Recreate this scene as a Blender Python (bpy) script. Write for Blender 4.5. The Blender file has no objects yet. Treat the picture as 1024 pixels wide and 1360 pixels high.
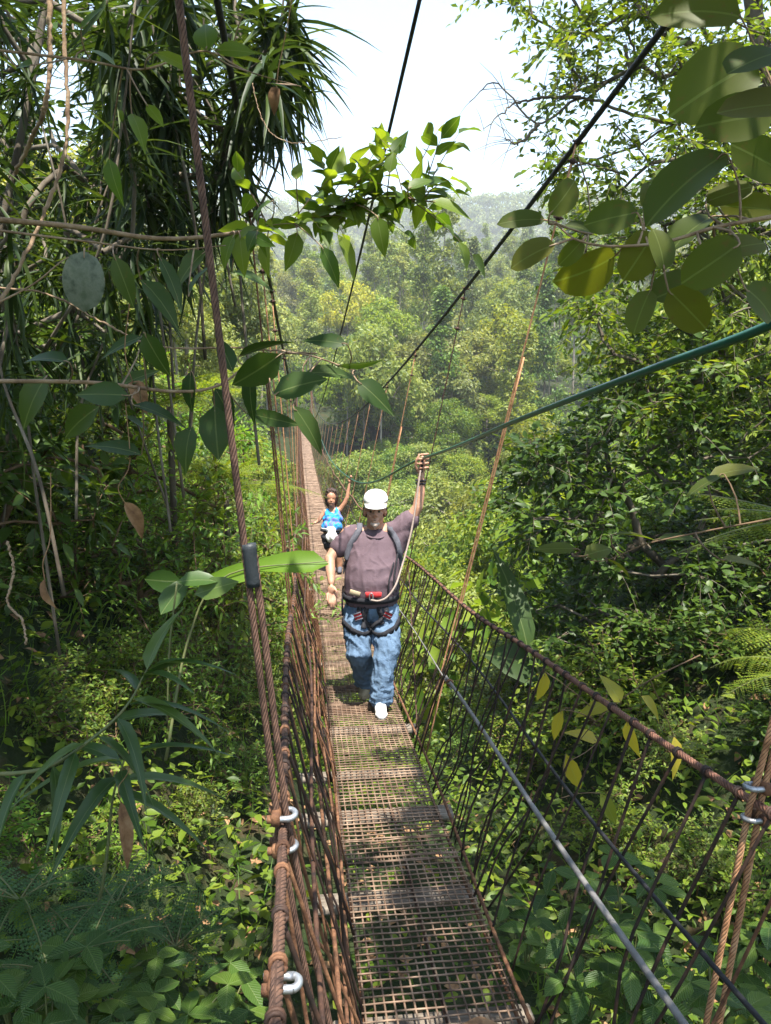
import bpy, math, random
import numpy as np
from mathutils import Vector

rng = np.random.default_rng(11)
random.seed(11)
SC = bpy.context.scene
COL = SC.collection
PITCH = math.radians(8.6)
FPX = 1026.0
RT = np.array([1.0, 0, 0])
UP = np.array([0, math.sin(PITCH), math.cos(PITCH)])
FWD = np.array([0, math.cos(PITCH), -math.sin(PITCH)])
PI = math.pi


def at(u, v, d):
    """real position of something seen at (u, v), d metres ahead of the viewpoint"""
    return d * (FWD + (u - 512) / FPX * RT + (680 - v) / FPX * UP)


def sst(x, a, b):
    t = np.clip((np.asarray(x, float) - a) / (b - a), 0, 1)
    return t * t * (3 - 2 * t)


def unit(a):
    a = np.asarray(a, float)
    return a / np.maximum(np.linalg.norm(a, axis=-1, keepdims=True), 1e-9)


def rnd(n=None, a=0.0, b=1.0):
    return rng.uniform(a, b, n)


def rdir(n):
    return unit(rng.normal(size=(n, 3)))


# ------------------------------------------------------------------ mesh builder
class MB:
    def __init__(self):
        self.V, self.UV, self.Q, self.T, self.n = [], [], [], [], 0
        self.qm, self.tm = [], []

    def add(self, v, q=None, t=None, uv=None, m=0):
        v = np.asarray(v, float).reshape(-1, 3)
        self.V.append(v)
        self.UV.append(np.zeros((len(v), 2)) if uv is None else np.asarray(uv, float))
        if q is not None and len(q):
            q = np.asarray(q, int).reshape(-1, 4) + self.n
            self.Q.append(q); self.qm.append(np.full(len(q), m))
        if t is not None and len(t):
            t = np.asarray(t, int).reshape(-1, 3) + self.n
            self.T.append(t); self.tm.append(np.full(len(t), m))
        self.n += len(v)

    def mesh(self, name, mats, smooth=True):
        me = bpy.data.meshes.new(name)
        V = np.concatenate(self.V) if self.V else np.zeros((0, 3))
        UV = np.concatenate(self.UV) if self.UV else np.zeros((0, 2))
        Q = np.concatenate(self.Q) if self.Q else np.zeros((0, 4), int)
        T = np.concatenate(self.T) if self.T else np.zeros((0, 3), int)
        li = np.concatenate([Q.ravel(), T.ravel()]).astype(np.int32)
        ls = np.concatenate([np.arange(len(Q)) * 4, len(Q) * 4 + np.arange(len(T)) * 3]).astype(np.int32)
        me.vertices.add(len(V)); me.vertices.foreach_set('co', V.astype(np.float32).ravel())
        me.loops.add(len(li)); me.loops.foreach_set('vertex_index', li)
        me.polygons.add(len(ls)); me.polygons.foreach_set('loop_start', ls)
        mi = np.concatenate((self.qm or [np.zeros(0)]) + (self.tm or [np.zeros(0)])).astype(np.int32)
        uvl = me.uv_layers.new(name='UVMap')
        uvl.data.foreach_set('uv', UV[li].astype(np.float32).ravel())
        for m in (mats if isinstance(mats, (list, tuple)) else [mats]):
            me.materials.append(m)
        me.polygons.foreach_set('material_index', mi)
        me.polygons.foreach_set('use_smooth', np.full(len(ls), bool(smooth)))
        me.update(calc_edges=True)
        me.validate()
        return me

    def build(self, name, mats, parent=None, smooth=True, loc=None):
        me = self.mesh(name, mats, smooth)
        return link(name, me, parent, loc)


def link(name, me, parent=None, loc=None):
    o = bpy.data.objects.new(name, me)
    COL.objects.link(o)
    if parent is not None:
        o.parent = parent
        o.matrix_parent_inverse = parent.matrix_basis.inverted()
    if loc is not None:
        o.location = loc
    return o


def tag(o, label=None, cat=None, group=None, kind=None):
    if label: o['label'] = label
    if cat: o['category'] = cat
    if group: o['group'] = group
    if kind: o['kind'] = kind
    return o


def empty(name, loc, label=None, cat=None, group=None):
    o = bpy.data.objects.new(name, None)
    COL.objects.link(o)
    o.location = Vector([float(c) for c in loc])
    o.empty_display_size = 0.2
    return tag(o, label, cat, group)


def copy_tree(o, loc, rz=0.0, sc=1.0, label=None):
    r = o.copy(); COL.objects.link(r)
    r.location = loc; r.rotation_euler = (0, 0, rz); r.scale = sc if hasattr(sc, '__len__') else (sc, sc, sc)
    if label: r['label'] = label
    for ch in list(o.children):
        c = ch.copy(); COL.objects.link(c); c.parent = r
        for g in list(ch.children):
            e = g.copy(); COL.objects.link(e); e.parent = c
    return r


def smooth_path(pts, n):
    """Catmull-Rom through pts, n samples"""
    P = np.asarray(pts, float)
    P = np.vstack([2 * P[0] - P[1], P, 2 * P[-1] - P[-2]])
    k = len(P) - 3
    out = []
    for s in np.linspace(0, k - 1e-6, n):
        i = int(s); f = s - i
        a, b, c, d = P[i], P[i + 1], P[i + 2], P[i + 3]
        out.append(0.5 * ((2 * b) + (c - a) * f + (2 * a - 5 * b + 4 * c - d) * f * f + (3 * b - a - 3 * c + d) * f ** 3))
    return np.array(out)


def tube(mb, pts, r, sides=8, strands=0, pitch=0.09, caps=True, m=0, depth=0.32):
    """round bar or laid rope along pts; r scalar or per point"""
    P = np.asarray(pts, float)
    n = len(P)
    R = np.broadcast_to(np.asarray(r, float), (n,)).copy()
    T = np.gradient(P, axis=0); T = unit(T)
    L = np.concatenate([[0], np.cumsum(np.linalg.norm(np.diff(P, axis=0), axis=1))])
    a = np.array([0, 0, 1.0]) if abs(T[0][2]) < 0.9 else np.array([1.0, 0, 0])
    N = np.zeros((n, 3)); N[0] = unit(a - T[0] * a.dot(T[0]))
    for i in range(1, n):
        v = N[i - 1] - T[i] * N[i - 1].dot(T[i]); N[i] = unit(v)
    B = np.cross(T, N)
    th = np.linspace(0, 2 * PI, sides, endpoint=False)
    TH = np.broadcast_to(th[None, :], (n, sides))
    rr = R[:, None] * np.ones((1, sides))
    if strands:
        ph = (TH - 2 * PI * L[:, None] / pitch) * strands / 2
        rr = rr * (1 - depth + depth * np.abs(np.cos(ph)) ** 0.7)
    V = P[:, None, :] + rr[..., None] * (np.cos(TH)[..., None] * N[:, None, :] + np.sin(TH)[..., None] * B[:, None, :])
    i = np.arange(n - 1)[:, None] * sides; j = np.arange(sides)[None, :]; j2 = (j + 1) % sides
    q = np.stack([i + j, i + j2, i + sides + j2, i + sides + j], -1).reshape(-1, 4)
    uv = np.stack([np.broadcast_to(th / (2 * PI), (n, sides)), np.broadcast_to(L[:, None], (n, sides))], -1).reshape(-1, 2)
    t = None
    V = V.reshape(-1, 3)
    if caps:
        V = np.vstack([V, P[0], P[-1]]); uv = np.vstack([uv, [0, 0], [0, L[-1]]])
        c0, c1 = n * sides, n * sides + 1
        jj = np.arange(sides); j2 = (jj + 1) % sides
        t = np.vstack([np.stack([np.full(sides, c0), j2, jj], -1),
                       np.stack([np.full(sides, c1), (n - 1) * sides + jj, (n - 1) * sides + j2], -1)])
    mb.add(V, q, t, uv, m)


def dense(p, q, step):
    p, q = np.asarray(p, float), np.asarray(q, float)
    n = max(2, int(np.linalg.norm(q - p) / step) + 1)
    return p + (q - p) * np.linspace(0, 1, n)[:, None]


def box(mb, c, s, ax=None, m=0, bev=0.0):
    """box centred at c with full sizes s, axes rows of ax; chamfered when bev"""
    c = np.asarray(c, float); h = np.asarray(s, float) / 2
    A = np.eye(3) if ax is None else np.asarray(ax, float)
    if bev <= 0:
        P = np.array([[x, y, z] for x in (-1, 1) for y in (-1, 1) for z in (-1, 1)]) * h
        q = [[0, 1, 3, 2], [4, 6, 7, 5], [0, 4, 5, 1], [2, 3, 7, 6], [0, 2, 6, 4], [1, 5, 7, 3]]
        mb.add(c + P @ A, q, None, P[:, :2], m); return
    b = min(bev, *(h * 0.6))
    # octagonal prism along the longest axis with shrunk ends
    k = int(np.argmax(h)); o = [i for i in range(3) if i != k]
    ring = []
    for sx, sy, f in ((1, 1, 0), (1, 1, 1), (-1, 1, 1), (-1, 1, 0), (-1, -1, 0), (-1, -1, 1), (1, -1, 1), (1, -1, 0)):
        ring.append((sx * (h[o[0]] - (b if f else 0)), sy * (h[o[1]] - (0 if f else b))))
    ring = np.array(ring)
    V = []
    for z, f in ((-h[k], 1), (-h[k] + b, 0), (h[k] - b, 0), (h[k], 1)):
        for x, y in ring:
            p = np.zeros(3)
            p[o[0]] = x - (np.sign(x) * b * .7 if f else 0); p[o[1]] = y - (np.sign(y) * b * .7 if f else 0); p[k] = z
            V.append(p)
    V = np.array(V); q = []
    for i in range(3):
        for j in range(8):
            q.append([i * 8 + j, i * 8 + (j + 1) % 8, i * 8 + 8 + (j + 1) % 8, i * 8 + 8 + j])
    n0 = len(V); V = np.vstack([V, V[:8].mean(0), V[24:].mean(0)])
    t = [[n0, (j + 1) % 8, j] for j in range(8)] + [[n0 + 1, 24 + j, 24 + (j + 1) % 8] for j in range(8)]
    mb.add(c + V @ A, q, t, V[:, :2], m)


def ball(mb, c, r, ax=None, seg=14, rings=9, m=0):
    c = np.asarray(c, float); r = np.broadcast_to(np.asarray(r, float), (3,))
    A = np.eye(3) if ax is None else np.asarray(ax, float)
    V = [[0, 0, 1.0]]
    for i in range(1, rings):
        ph = PI * i / rings
        for j in range(seg):
            th = 2 * PI * j / seg
            V.append([math.sin(ph) * math.cos(th), math.sin(ph) * math.sin(th), math.cos(ph)])
    V.append([0, 0, -1.0]); V = np.array(V)
    q, t = [], []
    for j in range(seg):
        t.append([0, 1 + j, 1 + (j + 1) % seg])
        b = 1 + (rings - 2) * seg
        t.append([len(V) - 1, b + (j + 1) % seg, b + j])
    for i in range(rings - 2):
        for j in range(seg):
            a = 1 + i * seg
            q.append([a + j, a + seg + j, a + seg + (j + 1) % seg, a + (j + 1) % seg])
    mb.add(c + (V * r) @ A, q, t, V[:, :2], m)


# ------------------------------------------------------------------ leaves
def leaf_t(rows=4, fold=0.25, curl=0.25, peak=0.42, tip=1.0, base=0.7, wav=0.0):
    """leaf blade along +Y (length 1, width 1), normal +Z"""
    V, UV = [], []
    for i in range(rows + 1):
        t = i / rows
        w = (math.sin(PI * min(1, max(0, t)) ** (math.log(0.5) / math.log(peak)))) ** (base if t < peak else tip)
        w = max(w, 0.015)
        z = -curl * t * t
        for s in (-1, 0, 1):
            V.append([s * w / 2, t, z, abs(s) * fold * w / 2 + wav * math.sin(9 * t + 2 * s) * abs(s)])
            UV.append([0.5 + s * w / 2, t])
    q = []
    for i in range(rows):
        a = i * 3
        q += [[a, a + 1, a + 4, a + 3], [a + 1, a + 2, a + 5, a + 4]]
    return np.array(V), np.array(q), None, np.array(UV)


def kite_t(fold=0.3, peak=0.45):
    V = np.array([[0, 0, 0, 0], [-.5, peak, 0, .5 * fold], [.5, peak, 0, .5 * fold], [0, 1, -.06, 0]])
    return V, None, np.array([[0, 2, 3], [0, 3, 1]]), np.array([[.5, 0], [0, peak], [1, peak], [.5, 1]])


KITE = kite_t()
OVAL = leaf_t(4, .22, .22, .45, .8, .6)
OVAL2 = leaf_t(4, .35, .42, .42, .9, .65)
POINT = leaf_t(5, .25, .3, .38, 1.25, .7)
POINT2 = leaf_t(5, .4, .15, .4, 1.15, .7)
LANCE = leaf_t(5, .3, .35, .35, 1.0, .5)
BLADE = leaf_t(6, .5, .55, .3, .9, .45)
BLADE2 = leaf_t(6, .4, .18, .3, .9, .45)


def place(mb, tm, pos, d, n, ln, wd, m=0):
    V, q, t, uv = tm
    pos = np.asarray(pos, float).reshape(-1, 3); N = len(pos)
    if N == 0: return
    Y = unit(np.broadcast_to(d, (N, 3)))
    n = np.broadcast_to(n, (N, 3))
    X = unit(np.cross(Y, n)); Z = np.cross(X, Y)
    ln = np.broadcast_to(ln, (N,)); wd = np.broadcast_to(wd, (N,))
    P = (pos[:, None] + V[None, :, 0, None] * wd[:, None, None] * X[:, None]
         + V[None, :, 1, None] * ln[:, None, None] * Y[:, None]
         + (V[None, :, 2, None] * ln[:, None, None] + V[None, :, 3, None] * wd[:, None, None]) * Z[:, None])
    off = (np.arange(N) * len(V))[:, None, None]
    Q = None if q is None else (q[None] + off).reshape(-1, 4)
    T = None if t is None else (t[None] + off).reshape(-1, 3)
    mb.add(P.reshape(-1, 3), Q, T, np.tile(uv, (N, 1)), m)


def twigs(mbL, mbW, start, d, ln, k, tm, ll, lw, droop=0.25, wr=0.003, up=0.9, spread=0.9, m=0):
    """sprays: N twigs from start along d, k leaves on each"""
    start = np.asarray(start, float).reshape(-1, 3); N = len(start)
    d = unit(np.broadcast_to(d, (N, 3))); ln = np.broadcast_to(ln, (N,))
    t = (np.arange(k) + 0.6) / k
    t = np.clip(t[None] + rng.uniform(-.3, .3, (N, k)) / k, 0.05, 1)
    p = start[:, None] + d[:, None] * (ln[:, None] * t)[..., None]
    p[..., 2] -= droop * ln[:, None] * t ** 2
    side = np.where(np.arange(k) % 2 == 0, 1.0, -1.0)[None, :, None]
    h = unit(np.cross(d, np.array([0, 0, 1.0])) + 1e-4)
    ax = unit(d[:, None] * (0.45 + 0.5 * t[..., None]) + h[:, None] * side * spread + rng.normal(0, .35, (N, k, 3)) - np.array([0, 0, droop * .9]))
    nr = unit(np.array([0, 0, up]) + rng.normal(0, .45, (N, k, 3)))
    sz = ll * rng.uniform(.6, 1.2, (N, k))
    tms = tm if isinstance(tm, list) else [tm]
    pick = rng.integers(0, len(tms), N * k)
    for i, tt in enumerate(tms):
        s = pick == i
        place(mbL, tt, p.reshape(-1, 3)[s], ax.reshape(-1, 3)[s], nr.reshape(-1, 3)[s], sz.ravel()[s],
              (sz.ravel() * lw / ll * rng.uniform(.85, 1.15, N * k))[s], m)
    if mbW is not None:
        tt = np.array([0, .35, .7, 1.0])
        c = start[:, None] + d[:, None] * (ln[:, None] * tt)[..., None]
        c[..., 2] -= droop * ln[:, None] * tt ** 2
        h2 = np.cross(h, d)
        r = wr * np.array([1, .8, .55, .25])
        V = np.stack([c + (h[:, None] * math.cos(a) + h2[:, None] * math.sin(a)) * r[None, :, None] for a in (0, 2.1, 4.2)], 2)
        base = (np.arange(N) * 12)[:, None, None, None] + (np.arange(3) * 3)[None, :, None, None] + np.arange(3)[None, None, :, None]
        nx = (np.arange(N) * 12)[:, None, None, None] + (np.arange(3) * 3)[None, :, None, None] + ((np.arange(3) + 1) % 3)[None, None, :, None]
        q = np.concatenate([base, nx, nx + 3, base + 3], -1).reshape(-1, 4)
        mbW.add(V.reshape(-1, 3), q)


def grow(mbW, trunk, r0, r1, targets, wr=0.008, sag=0.06, power=2.2, sides=6):
    """limbs from a trunk path to every target point (joining earlier limbs), thicker where more depend on them"""
    nodes = [np.asarray(p, float) for p in trunk]
    par = [-1] + list(range(len(trunk) - 1))
    nt = len(trunk)
    T = [np.asarray(t, float) for t in targets]
    tr = np.array(nodes)
    order = np.argsort([np.min(np.linalg.norm(tr - t, axis=1)) for t in T])
    ends = []
    paths = []
    for i in order:
        t = T[i]
        A = np.array(nodes)
        dd = np.linalg.norm(A - t, axis=1)
        dd = dd + np.maximum(0, A[:, 2] - t[2]) * 0.8
        dd[0] += 1
        j = int(np.argmin(dd))
        a = nodes[j]; L = np.linalg.norm(t - a)
        k = max(2, int(L / 0.22) if L < 3 else 8)
        k = min(k, 8)
        mid = (a + t) / 2 + np.array([0, 0, sag * L]) + rng.normal(0, .07 * L, 3)
        prev = j; path = [j]
        for s in range(1, k + 1):
            f = s / k
            p = (1 - f) ** 2 * a + 2 * f * (1 - f) * mid + f * f * t + rng.normal(0, .012 * L, 3) * (s < k)
            nodes.append(p); par.append(prev); prev = len(nodes) - 1; path.append(prev)
        ends.append(prev); paths.append(path)
    w = np.zeros(len(nodes))
    for e in ends:
        k = e
        while k >= 0:
            w[k] += 1; k = par[k]
    rad = wr * np.maximum(w, 1) ** (1 / power)
    for path in paths:
        pp = [nodes[k] for k in path]; rr = [rad[k] for k in path]
        rr[0] = min(rr[0], rr[1] * 1.25)
        tube(mbW, pp, np.array(rr), sides, caps=False)
    tp = smooth_path(trunk, max(12, nt * 5))
    tube(mbW, tp, np.linspace(r0, r1, len(tp)) * (1 + .08 * np.sin(np.linspace(0, 19, len(tp)))), 12)


# ------------------------------------------------------------------ materials
def newmat(name):
    m = bpy.data.materials.new(name); m.use_nodes = True
    nt = m.node_tree; nt.nodes.clear()
    out = nt.nodes.new('ShaderNodeOutputMaterial')
    return m, nt, out


def ramp(nt, fac, cols, inter='LINEAR'):
    r = nt.nodes.new('ShaderNodeValToRGB'); r.color_ramp.interpolation = inter
    e = r.color_ramp.elements
    while len(e) < len(cols): e.new(0.5)
    for i, c in enumerate(cols):
        p, c = c if isinstance(c[1], (tuple, list)) else (i / max(1, len(cols) - 1), c)
        e[i].position = p; e[i].color = (*c, 1)
    nt.links.new(fac, r.inputs[0])
    return r.outputs[0]


def noise(nt, scale, detail=3, rough=.55, vec='Object', dist=0.0, stretch=None):
    tc = nt.nodes.new('ShaderNodeTexCoord')
    n = nt.nodes.new('ShaderNodeTexNoise')
    n.inputs['Scale'].default_value = scale; n.inputs['Detail'].default_value = detail
    n.inputs['Roughness'].default_value = rough; n.inputs['Distortion'].default_value = dist
    src = tc.outputs[vec]
    if stretch:
        mp = nt.nodes.new('ShaderNodeMapping'); mp.inputs['Scale'].default_value = stretch
        nt.links.new(src, mp.inputs[0]); src = mp.outputs[0]
    nt.links.new(src, n.inputs['Vector'])
    return n.outputs['Fac']


def math_n(nt, op, a, b=None, c=None):
    n = nt.nodes.new('ShaderNodeMath'); n.operation = op
    for i, x in enumerate((a, b, c)):
        if x is None: continue
        if isinstance(x, (int, float)): n.inputs[i].default_value = x
        else: nt.links.new(x, n.inputs[i])
    return n.outputs[0]


def mixc(nt, f, a, b, mode='MIX'):
    n = nt.nodes.new('ShaderNodeMix'); n.data_type = 'RGBA'; n.blend_type = mode
    for i, x in ((0, f), (6, a), (7, b)):
        if isinstance(x, (int, float)): n.inputs[i].default_value = x
        elif isinstance(x, (tuple, list)): n.inputs[i].default_value = (*x, 1)
        else: nt.links.new(x, n.inputs[i])
    return n.outputs[2]


def bump(nt, h, strength=.4, dist=.01):
    b = nt.nodes.new('ShaderNodeBump'); b.inputs['Strength'].default_value = strength
    b.inputs['Distance'].default_value = dist
    nt.links.new(h, b.inputs['Height'])
    return b.outputs[0]


def pbsdf(nt, out, col, rough=.6, metal=0.0, spec=.4, nrm=None):
    p = nt.nodes.new('ShaderNodeBsdfPrincipled')
    if isinstance(col, (tuple, list)): p.inputs['Base Color'].default_value = (*col, 1)
    else: nt.links.new(col, p.inputs['Base Color'])
    if isinstance(rough, (int, float)): p.inputs['Roughness'].default_value = rough
    else: nt.links.new(rough, p.inputs['Roughness'])
    p.inputs['Metallic'].default_value = metal
    p.inputs['Specular IOR Level'].default_value = spec
    if nrm is not None: nt.links.new(nrm, p.inputs['Normal'])
    if out is not None: nt.links.new(p.outputs[0], out.inputs[0])
    return p


def surf(name, cols, scale=8, rough=.7, metal=0.0, spec=.35, bstr=.3, bdist=.004, detail=5, stretch=None, fine=None):
    m, nt, out = newmat(name)
    f = noise(nt, scale, detail, .6, stretch=stretch)
    c = ramp(nt, f, [(.3 + .4 * i / max(1, len(cols) - 1), x) for i, x in enumerate(cols)])
    h = noise(nt, fine or scale * 5, 4, .6, stretch=stretch)
    pbsdf(nt, out, c, rough, metal, spec, bump(nt, h, bstr, bdist))
    return m


def leafmat(name, cols, transl=.35, tcol=None, rough=.45, spec=.25, veins=0, obj=0.0, under=None, spots=0.0):
    """leaf: every blade its own tone, thin and translucent; veins: 1 midrib, 2 midrib + ribs"""
    cols = [(r * 1.3, g * 1.06, b * .72) for r, g, b in cols]
    m, nt, out = newmat(name)
    geo = nt.nodes.new('ShaderNodeNewGeometry')
    c = ramp(nt, geo.outputs['Random Per Island'], cols)
    if obj:
        oi = nt.nodes.new('ShaderNodeObjectInfo')
        hs = nt.nodes.new('ShaderNodeHueSaturation')
        nt.links.new(math_n(nt, 'MULTIPLY_ADD', oi.outputs['Random'], obj * .07, .5 - obj * .03), hs.inputs['Hue'])
        r2 = math_n(nt, 'FRACT', math_n(nt, 'MULTIPLY', oi.outputs['Random'], 17.3))
        nt.links.new(math_n(nt, 'MULTIPLY_ADD', r2, obj * 1.0, 1 - obj * .45), hs.inputs['Value'])
        r3 = math_n(nt, 'FRACT', math_n(nt, 'MULTIPLY', oi.outputs['Random'], 71.7))
        nt.links.new(math_n(nt, 'MULTIPLY_ADD', r3, obj * .5, 1 - obj * .35), hs.inputs['Saturation'])
        nt.links.new(c, hs.inputs['Color']); c = hs.outputs[0]
    nrm = None
    if spots:
        f = noise(nt, 60, 3, .6)
        c = mixc(nt, ramp(nt, f, [(.6, (0, 0, 0)), (.72, (spots,) * 3)]), c, (.11, .06, .02))
    if veins:
        uv = nt.nodes.new('ShaderNodeUVMap'); sp = nt.nodes.new('ShaderNodeSeparateXYZ')
        nt.links.new(uv.outputs[0], sp.inputs[0])
        ax = math_n(nt, 'ABSOLUTE', math_n(nt, 'SUBTRACT', sp.outputs[0], .5))
        mid = math_n(nt, 'LESS_THAN', ax, .022)
        h = math_n(nt, 'MULTIPLY', mid, -1.0)
        v = mid
        if veins > 1:
            s = math_n(nt, 'SUBTRACT', math_n(nt, 'MULTIPLY', sp.outputs[1], 11.0), math_n(nt, 'MULTIPLY', ax, 7.0))
            fr = math_n(nt, 'ABSOLUTE', math_n(nt, 'SUBTRACT', math_n(nt, 'FRACT', s), .5))
            rib = math_n(nt, 'LESS_THAN', fr, .05)
            v = math_n(nt, 'MAXIMUM', mid, math_n(nt, 'MULTIPLY', rib, .2))
            h = math_n(nt, 'ADD', h, math_n(nt, 'SINE', math_n(nt, 'MULTIPLY', fr, 3.14159)))
        c = mixc(nt, math_n(nt, 'MULTIPLY', v, .28), c, (.22, .26, .10))
        nrm = bump(nt, h, .5, .004)
    p = pbsdf(nt, None, c, rough, 0, spec, nrm)
    t = nt.nodes.new('ShaderNodeBsdfTranslucent')
    tc = mixc(nt, 1.0, c, tcol or (2.2, 2.0, .9), 'MULTIPLY')
    nt.links.new(tc, t.inputs[0])
    if nrm is not None: nt.links.new(nrm, t.inputs['Normal'])
    mx = nt.nodes.new('ShaderNodeMixShader'); mx.inputs[0].default_value = transl
    nt.links.new(p.outputs[0], mx.inputs[1]); nt.links.new(t.outputs[0], mx.inputs[2])
    nt.links.new(mx.outputs[0], out.inputs[0])
    return m


M = {}
M['bark'] = surf('bark', [(.035, .026, .018), (.10, .08, .055), (.16, .14, .11)], 9, .85, stretch=(1, 1, .25), bstr=.7, bdist=.01)
M['palebark'] = surf('pale_bark', [(.16, .13, .10), (.30, .27, .22)], 6, .85, stretch=(1, 1, .3))
ROUND = leaf_t(9, .14, .16, .48, .42, .36)
ROUND2 = leaf_t(9, .26, .32, .52, .46, .4, .012)
M['twig'] = surf('twig', [(.06, .035, .018), (.16, .10, .05)], 30, .8)
M['liana'] = surf('liana_bark', [(.10, .06, .035), (.24, .16, .095), (.32, .24, .16)], 24, .85, bstr=.6)
M['stem'] = surf('green_stem', [(.06, .09, .025), (.14, .13, .05)], 20, .6)
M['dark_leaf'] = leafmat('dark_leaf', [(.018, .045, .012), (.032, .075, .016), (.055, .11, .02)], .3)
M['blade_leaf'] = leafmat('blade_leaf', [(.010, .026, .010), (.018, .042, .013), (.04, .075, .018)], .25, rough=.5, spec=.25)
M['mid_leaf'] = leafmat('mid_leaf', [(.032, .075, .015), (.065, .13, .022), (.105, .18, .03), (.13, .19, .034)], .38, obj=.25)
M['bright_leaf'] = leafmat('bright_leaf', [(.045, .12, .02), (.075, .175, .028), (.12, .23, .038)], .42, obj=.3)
M['branch_leaf'] = leafmat('branch_leaf', [(.03, .08, .014), (.06, .125, .02), (.11, .19, .03)], .45, veins=1, tcol=(2.5, 2.15, .75))
M['big_leaf'] = leafmat('big_leaf', [(.036, .066, .014), (.055, .084, .016), (.08, .095, .018)], .48, veins=1, tcol=(1.6, 1.8, .6), rough=.5, spots=.5)
M['dark_big_leaf'] = leafmat('dark_big_leaf', [(.013, .038, .010), (.022, .055, .013), (.034, .068, .016)], .28, veins=1, spots=.25)
M['ribbed_leaf'] = leafmat('ribbed_leaf', [(.022, .06, .018), (.038, .09, .022), (.06, .12, .026)], .3, veins=2, rough=.4)
M['fern'] = leafmat('fern_leaf', [(.06, .12, .02), (.10, .17, .03), (.14, .2, .035)], .42)
M['blue_fern'] = leafmat('blue_fern_leaf', [(.03, .085, .04), (.05, .12, .055)], .3)
M['strap'] = leafmat('strap_leaf', [(.02, .055, .018), (.03, .075, .022), (.05, .10, .024)], .3, veins=1, rough=.35, spec=.4)
M['yellow'] = leafmat('yellow_leaf', [(.13, .17, .03), (.24, .24, .045), (.10, .15, .025)], .42, veins=1)
M['dead_leaf'] = surf('dead_leaf', [(.10, .05, .025), (.24, .13, .06), (.30, .19, .10)], 25, .8)
M['grey_leaf'] = surf('grey_leaf', [(.05, .07, .045), (.13, .15, .11), (.075, .10, .06)], 45, .7)
# ------------------------------------------------------------------ camera, sky, sun, air
SUN_EL, SUN_DIR = math.radians(72), unit([.35, -1.0])   # high, a little behind the viewpoint
SUNV = np.array([SUN_DIR[0] * math.cos(SUN_EL), SUN_DIR[1] * math.cos(SUN_EL), math.sin(SUN_EL)])
cam = bpy.data.cameras.new('camera'); cam.sensor_width = 36; cam.lens = 36 * FPX / 1360
cam.clip_start = .05; cam.clip_end = 5000
co = bpy.data.objects.new('camera', cam); COL.objects.link(co)
co.rotation_euler = (PI / 2 - PITCH, 0, 0); SC.camera = co
W = bpy.data.worlds.new('World'); SC.world = W; W.use_nodes = True
nt = W.node_tree; nt.nodes.clear()
sky = nt.nodes.new('ShaderNodeTexSky'); sky.sky_type = 'NISHITA'; sky.sun_disc = False
sky.sun_elevation = SUN_EL; sky.sun_rotation = math.atan2(SUN_DIR[0], SUN_DIR[1])
sky.air_density = 1.5; sky.dust_density = 1.0; sky.ozone_density = 0.0; sky.altitude = 0
bg = nt.nodes.new('ShaderNodeBackground'); bg.inputs[1].default_value = .12
wo = nt.nodes.new('ShaderNodeOutputWorld')
nt.links.new(sky.outputs[0], bg.inputs[0]); nt.links.new(bg.outputs[0], wo.inputs[0])
sl = bpy.data.lights.new('sun', 'SUN'); sl.energy = 5.0; sl.angle = math.radians(.5); sl.color = (1, .95, .86)
so = bpy.data.objects.new('sun', sl); COL.objects.link(so)
so.rotation_euler = Vector(-SUNV).to_track_quat('-Z', 'Y').to_euler(); so.location = Vector(SUNV * 60)
SC.view_settings.view_transform = 'Standard'; SC.view_settings.look = 'None'
SC.view_settings.exposure = 1.7; SC.view_settings.gamma = 1
SC.cycles.use_denoising = True
SC.cycles.max_bounces = 7; SC.cycles.diffuse_bounces = 4; SC.cycles.glossy_bounces = 2
SC.cycles.transmission_bounces = 4; SC.cycles.volume_bounces = 0; SC.cycles.transparent_max_bounces = 4
SC.cycles.sample_clamp_indirect = 6; SC.cycles.caustics_reflective = False; SC.cycles.caustics_refractive = False


# ------------------------------------------------------------------ ground
def xc(y): return .48 - .112 * np.asarray(y, float)
def zd(y): return -3.5 + .0013 * (np.asarray(y, float) - 34) ** 2


def wob(x, y, s, seed=0):
    k = np.random.default_rng(seed)
    z = 0
    for i in range(4):
        a = k.uniform(0, 2 * PI); f = s * (1.0 + .7 * i)
        z = z + np.sin((x * math.cos(a) + y * math.sin(a)) * f + k.uniform(0, 6)) / (1 + .8 * i)
    return z


def ground(x, y):
    x = np.asarray(x, float); y = np.asarray(y, float)
    t = x - xc(np.clip(y, -5, 70))
    lw = sst(y, -.5, 3.5)
    bank = -3.15 + .42 * np.clip(t - 1.1, 0, 5) + .15 * np.clip(t - 6.1, 0, 14) + (.35 + .75 * lw) * np.clip(-t - .95, 0, 3) + .4 * np.clip(-t - 3.95, 0, 10)
    y0 = 3.5 + 13 * sst(-t, .3, 2.4) + 4 * sst(t, .8, 6)
    near = bank - 24 * sst(y - y0, 0, 36) + .12 * wob(x, y, .9, 3)
    up = y - 66
    far = -4.6 + np.where(up > 0, .215 * up, .62 * up) + .05 * x * sst(y, 60, 160) + 1.2 * wob(x, y, .05, 5)
    far = np.where(y > 215, far - .34 * (y - 215), far)
    ridge = -60 + 196 * np.exp(-((y - 560) / 190) ** 2) * (.95 + .05 * np.clip(x / 160, -1, 1)) + 9 * wob(x, y, .012, 8)
    far = np.maximum(far, np.where(y > 200, ridge, -99))
    k = 2.0
    z = np.maximum(near, far)
    return z + k * np.exp(-np.abs(near - far) / k) * .3


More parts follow.
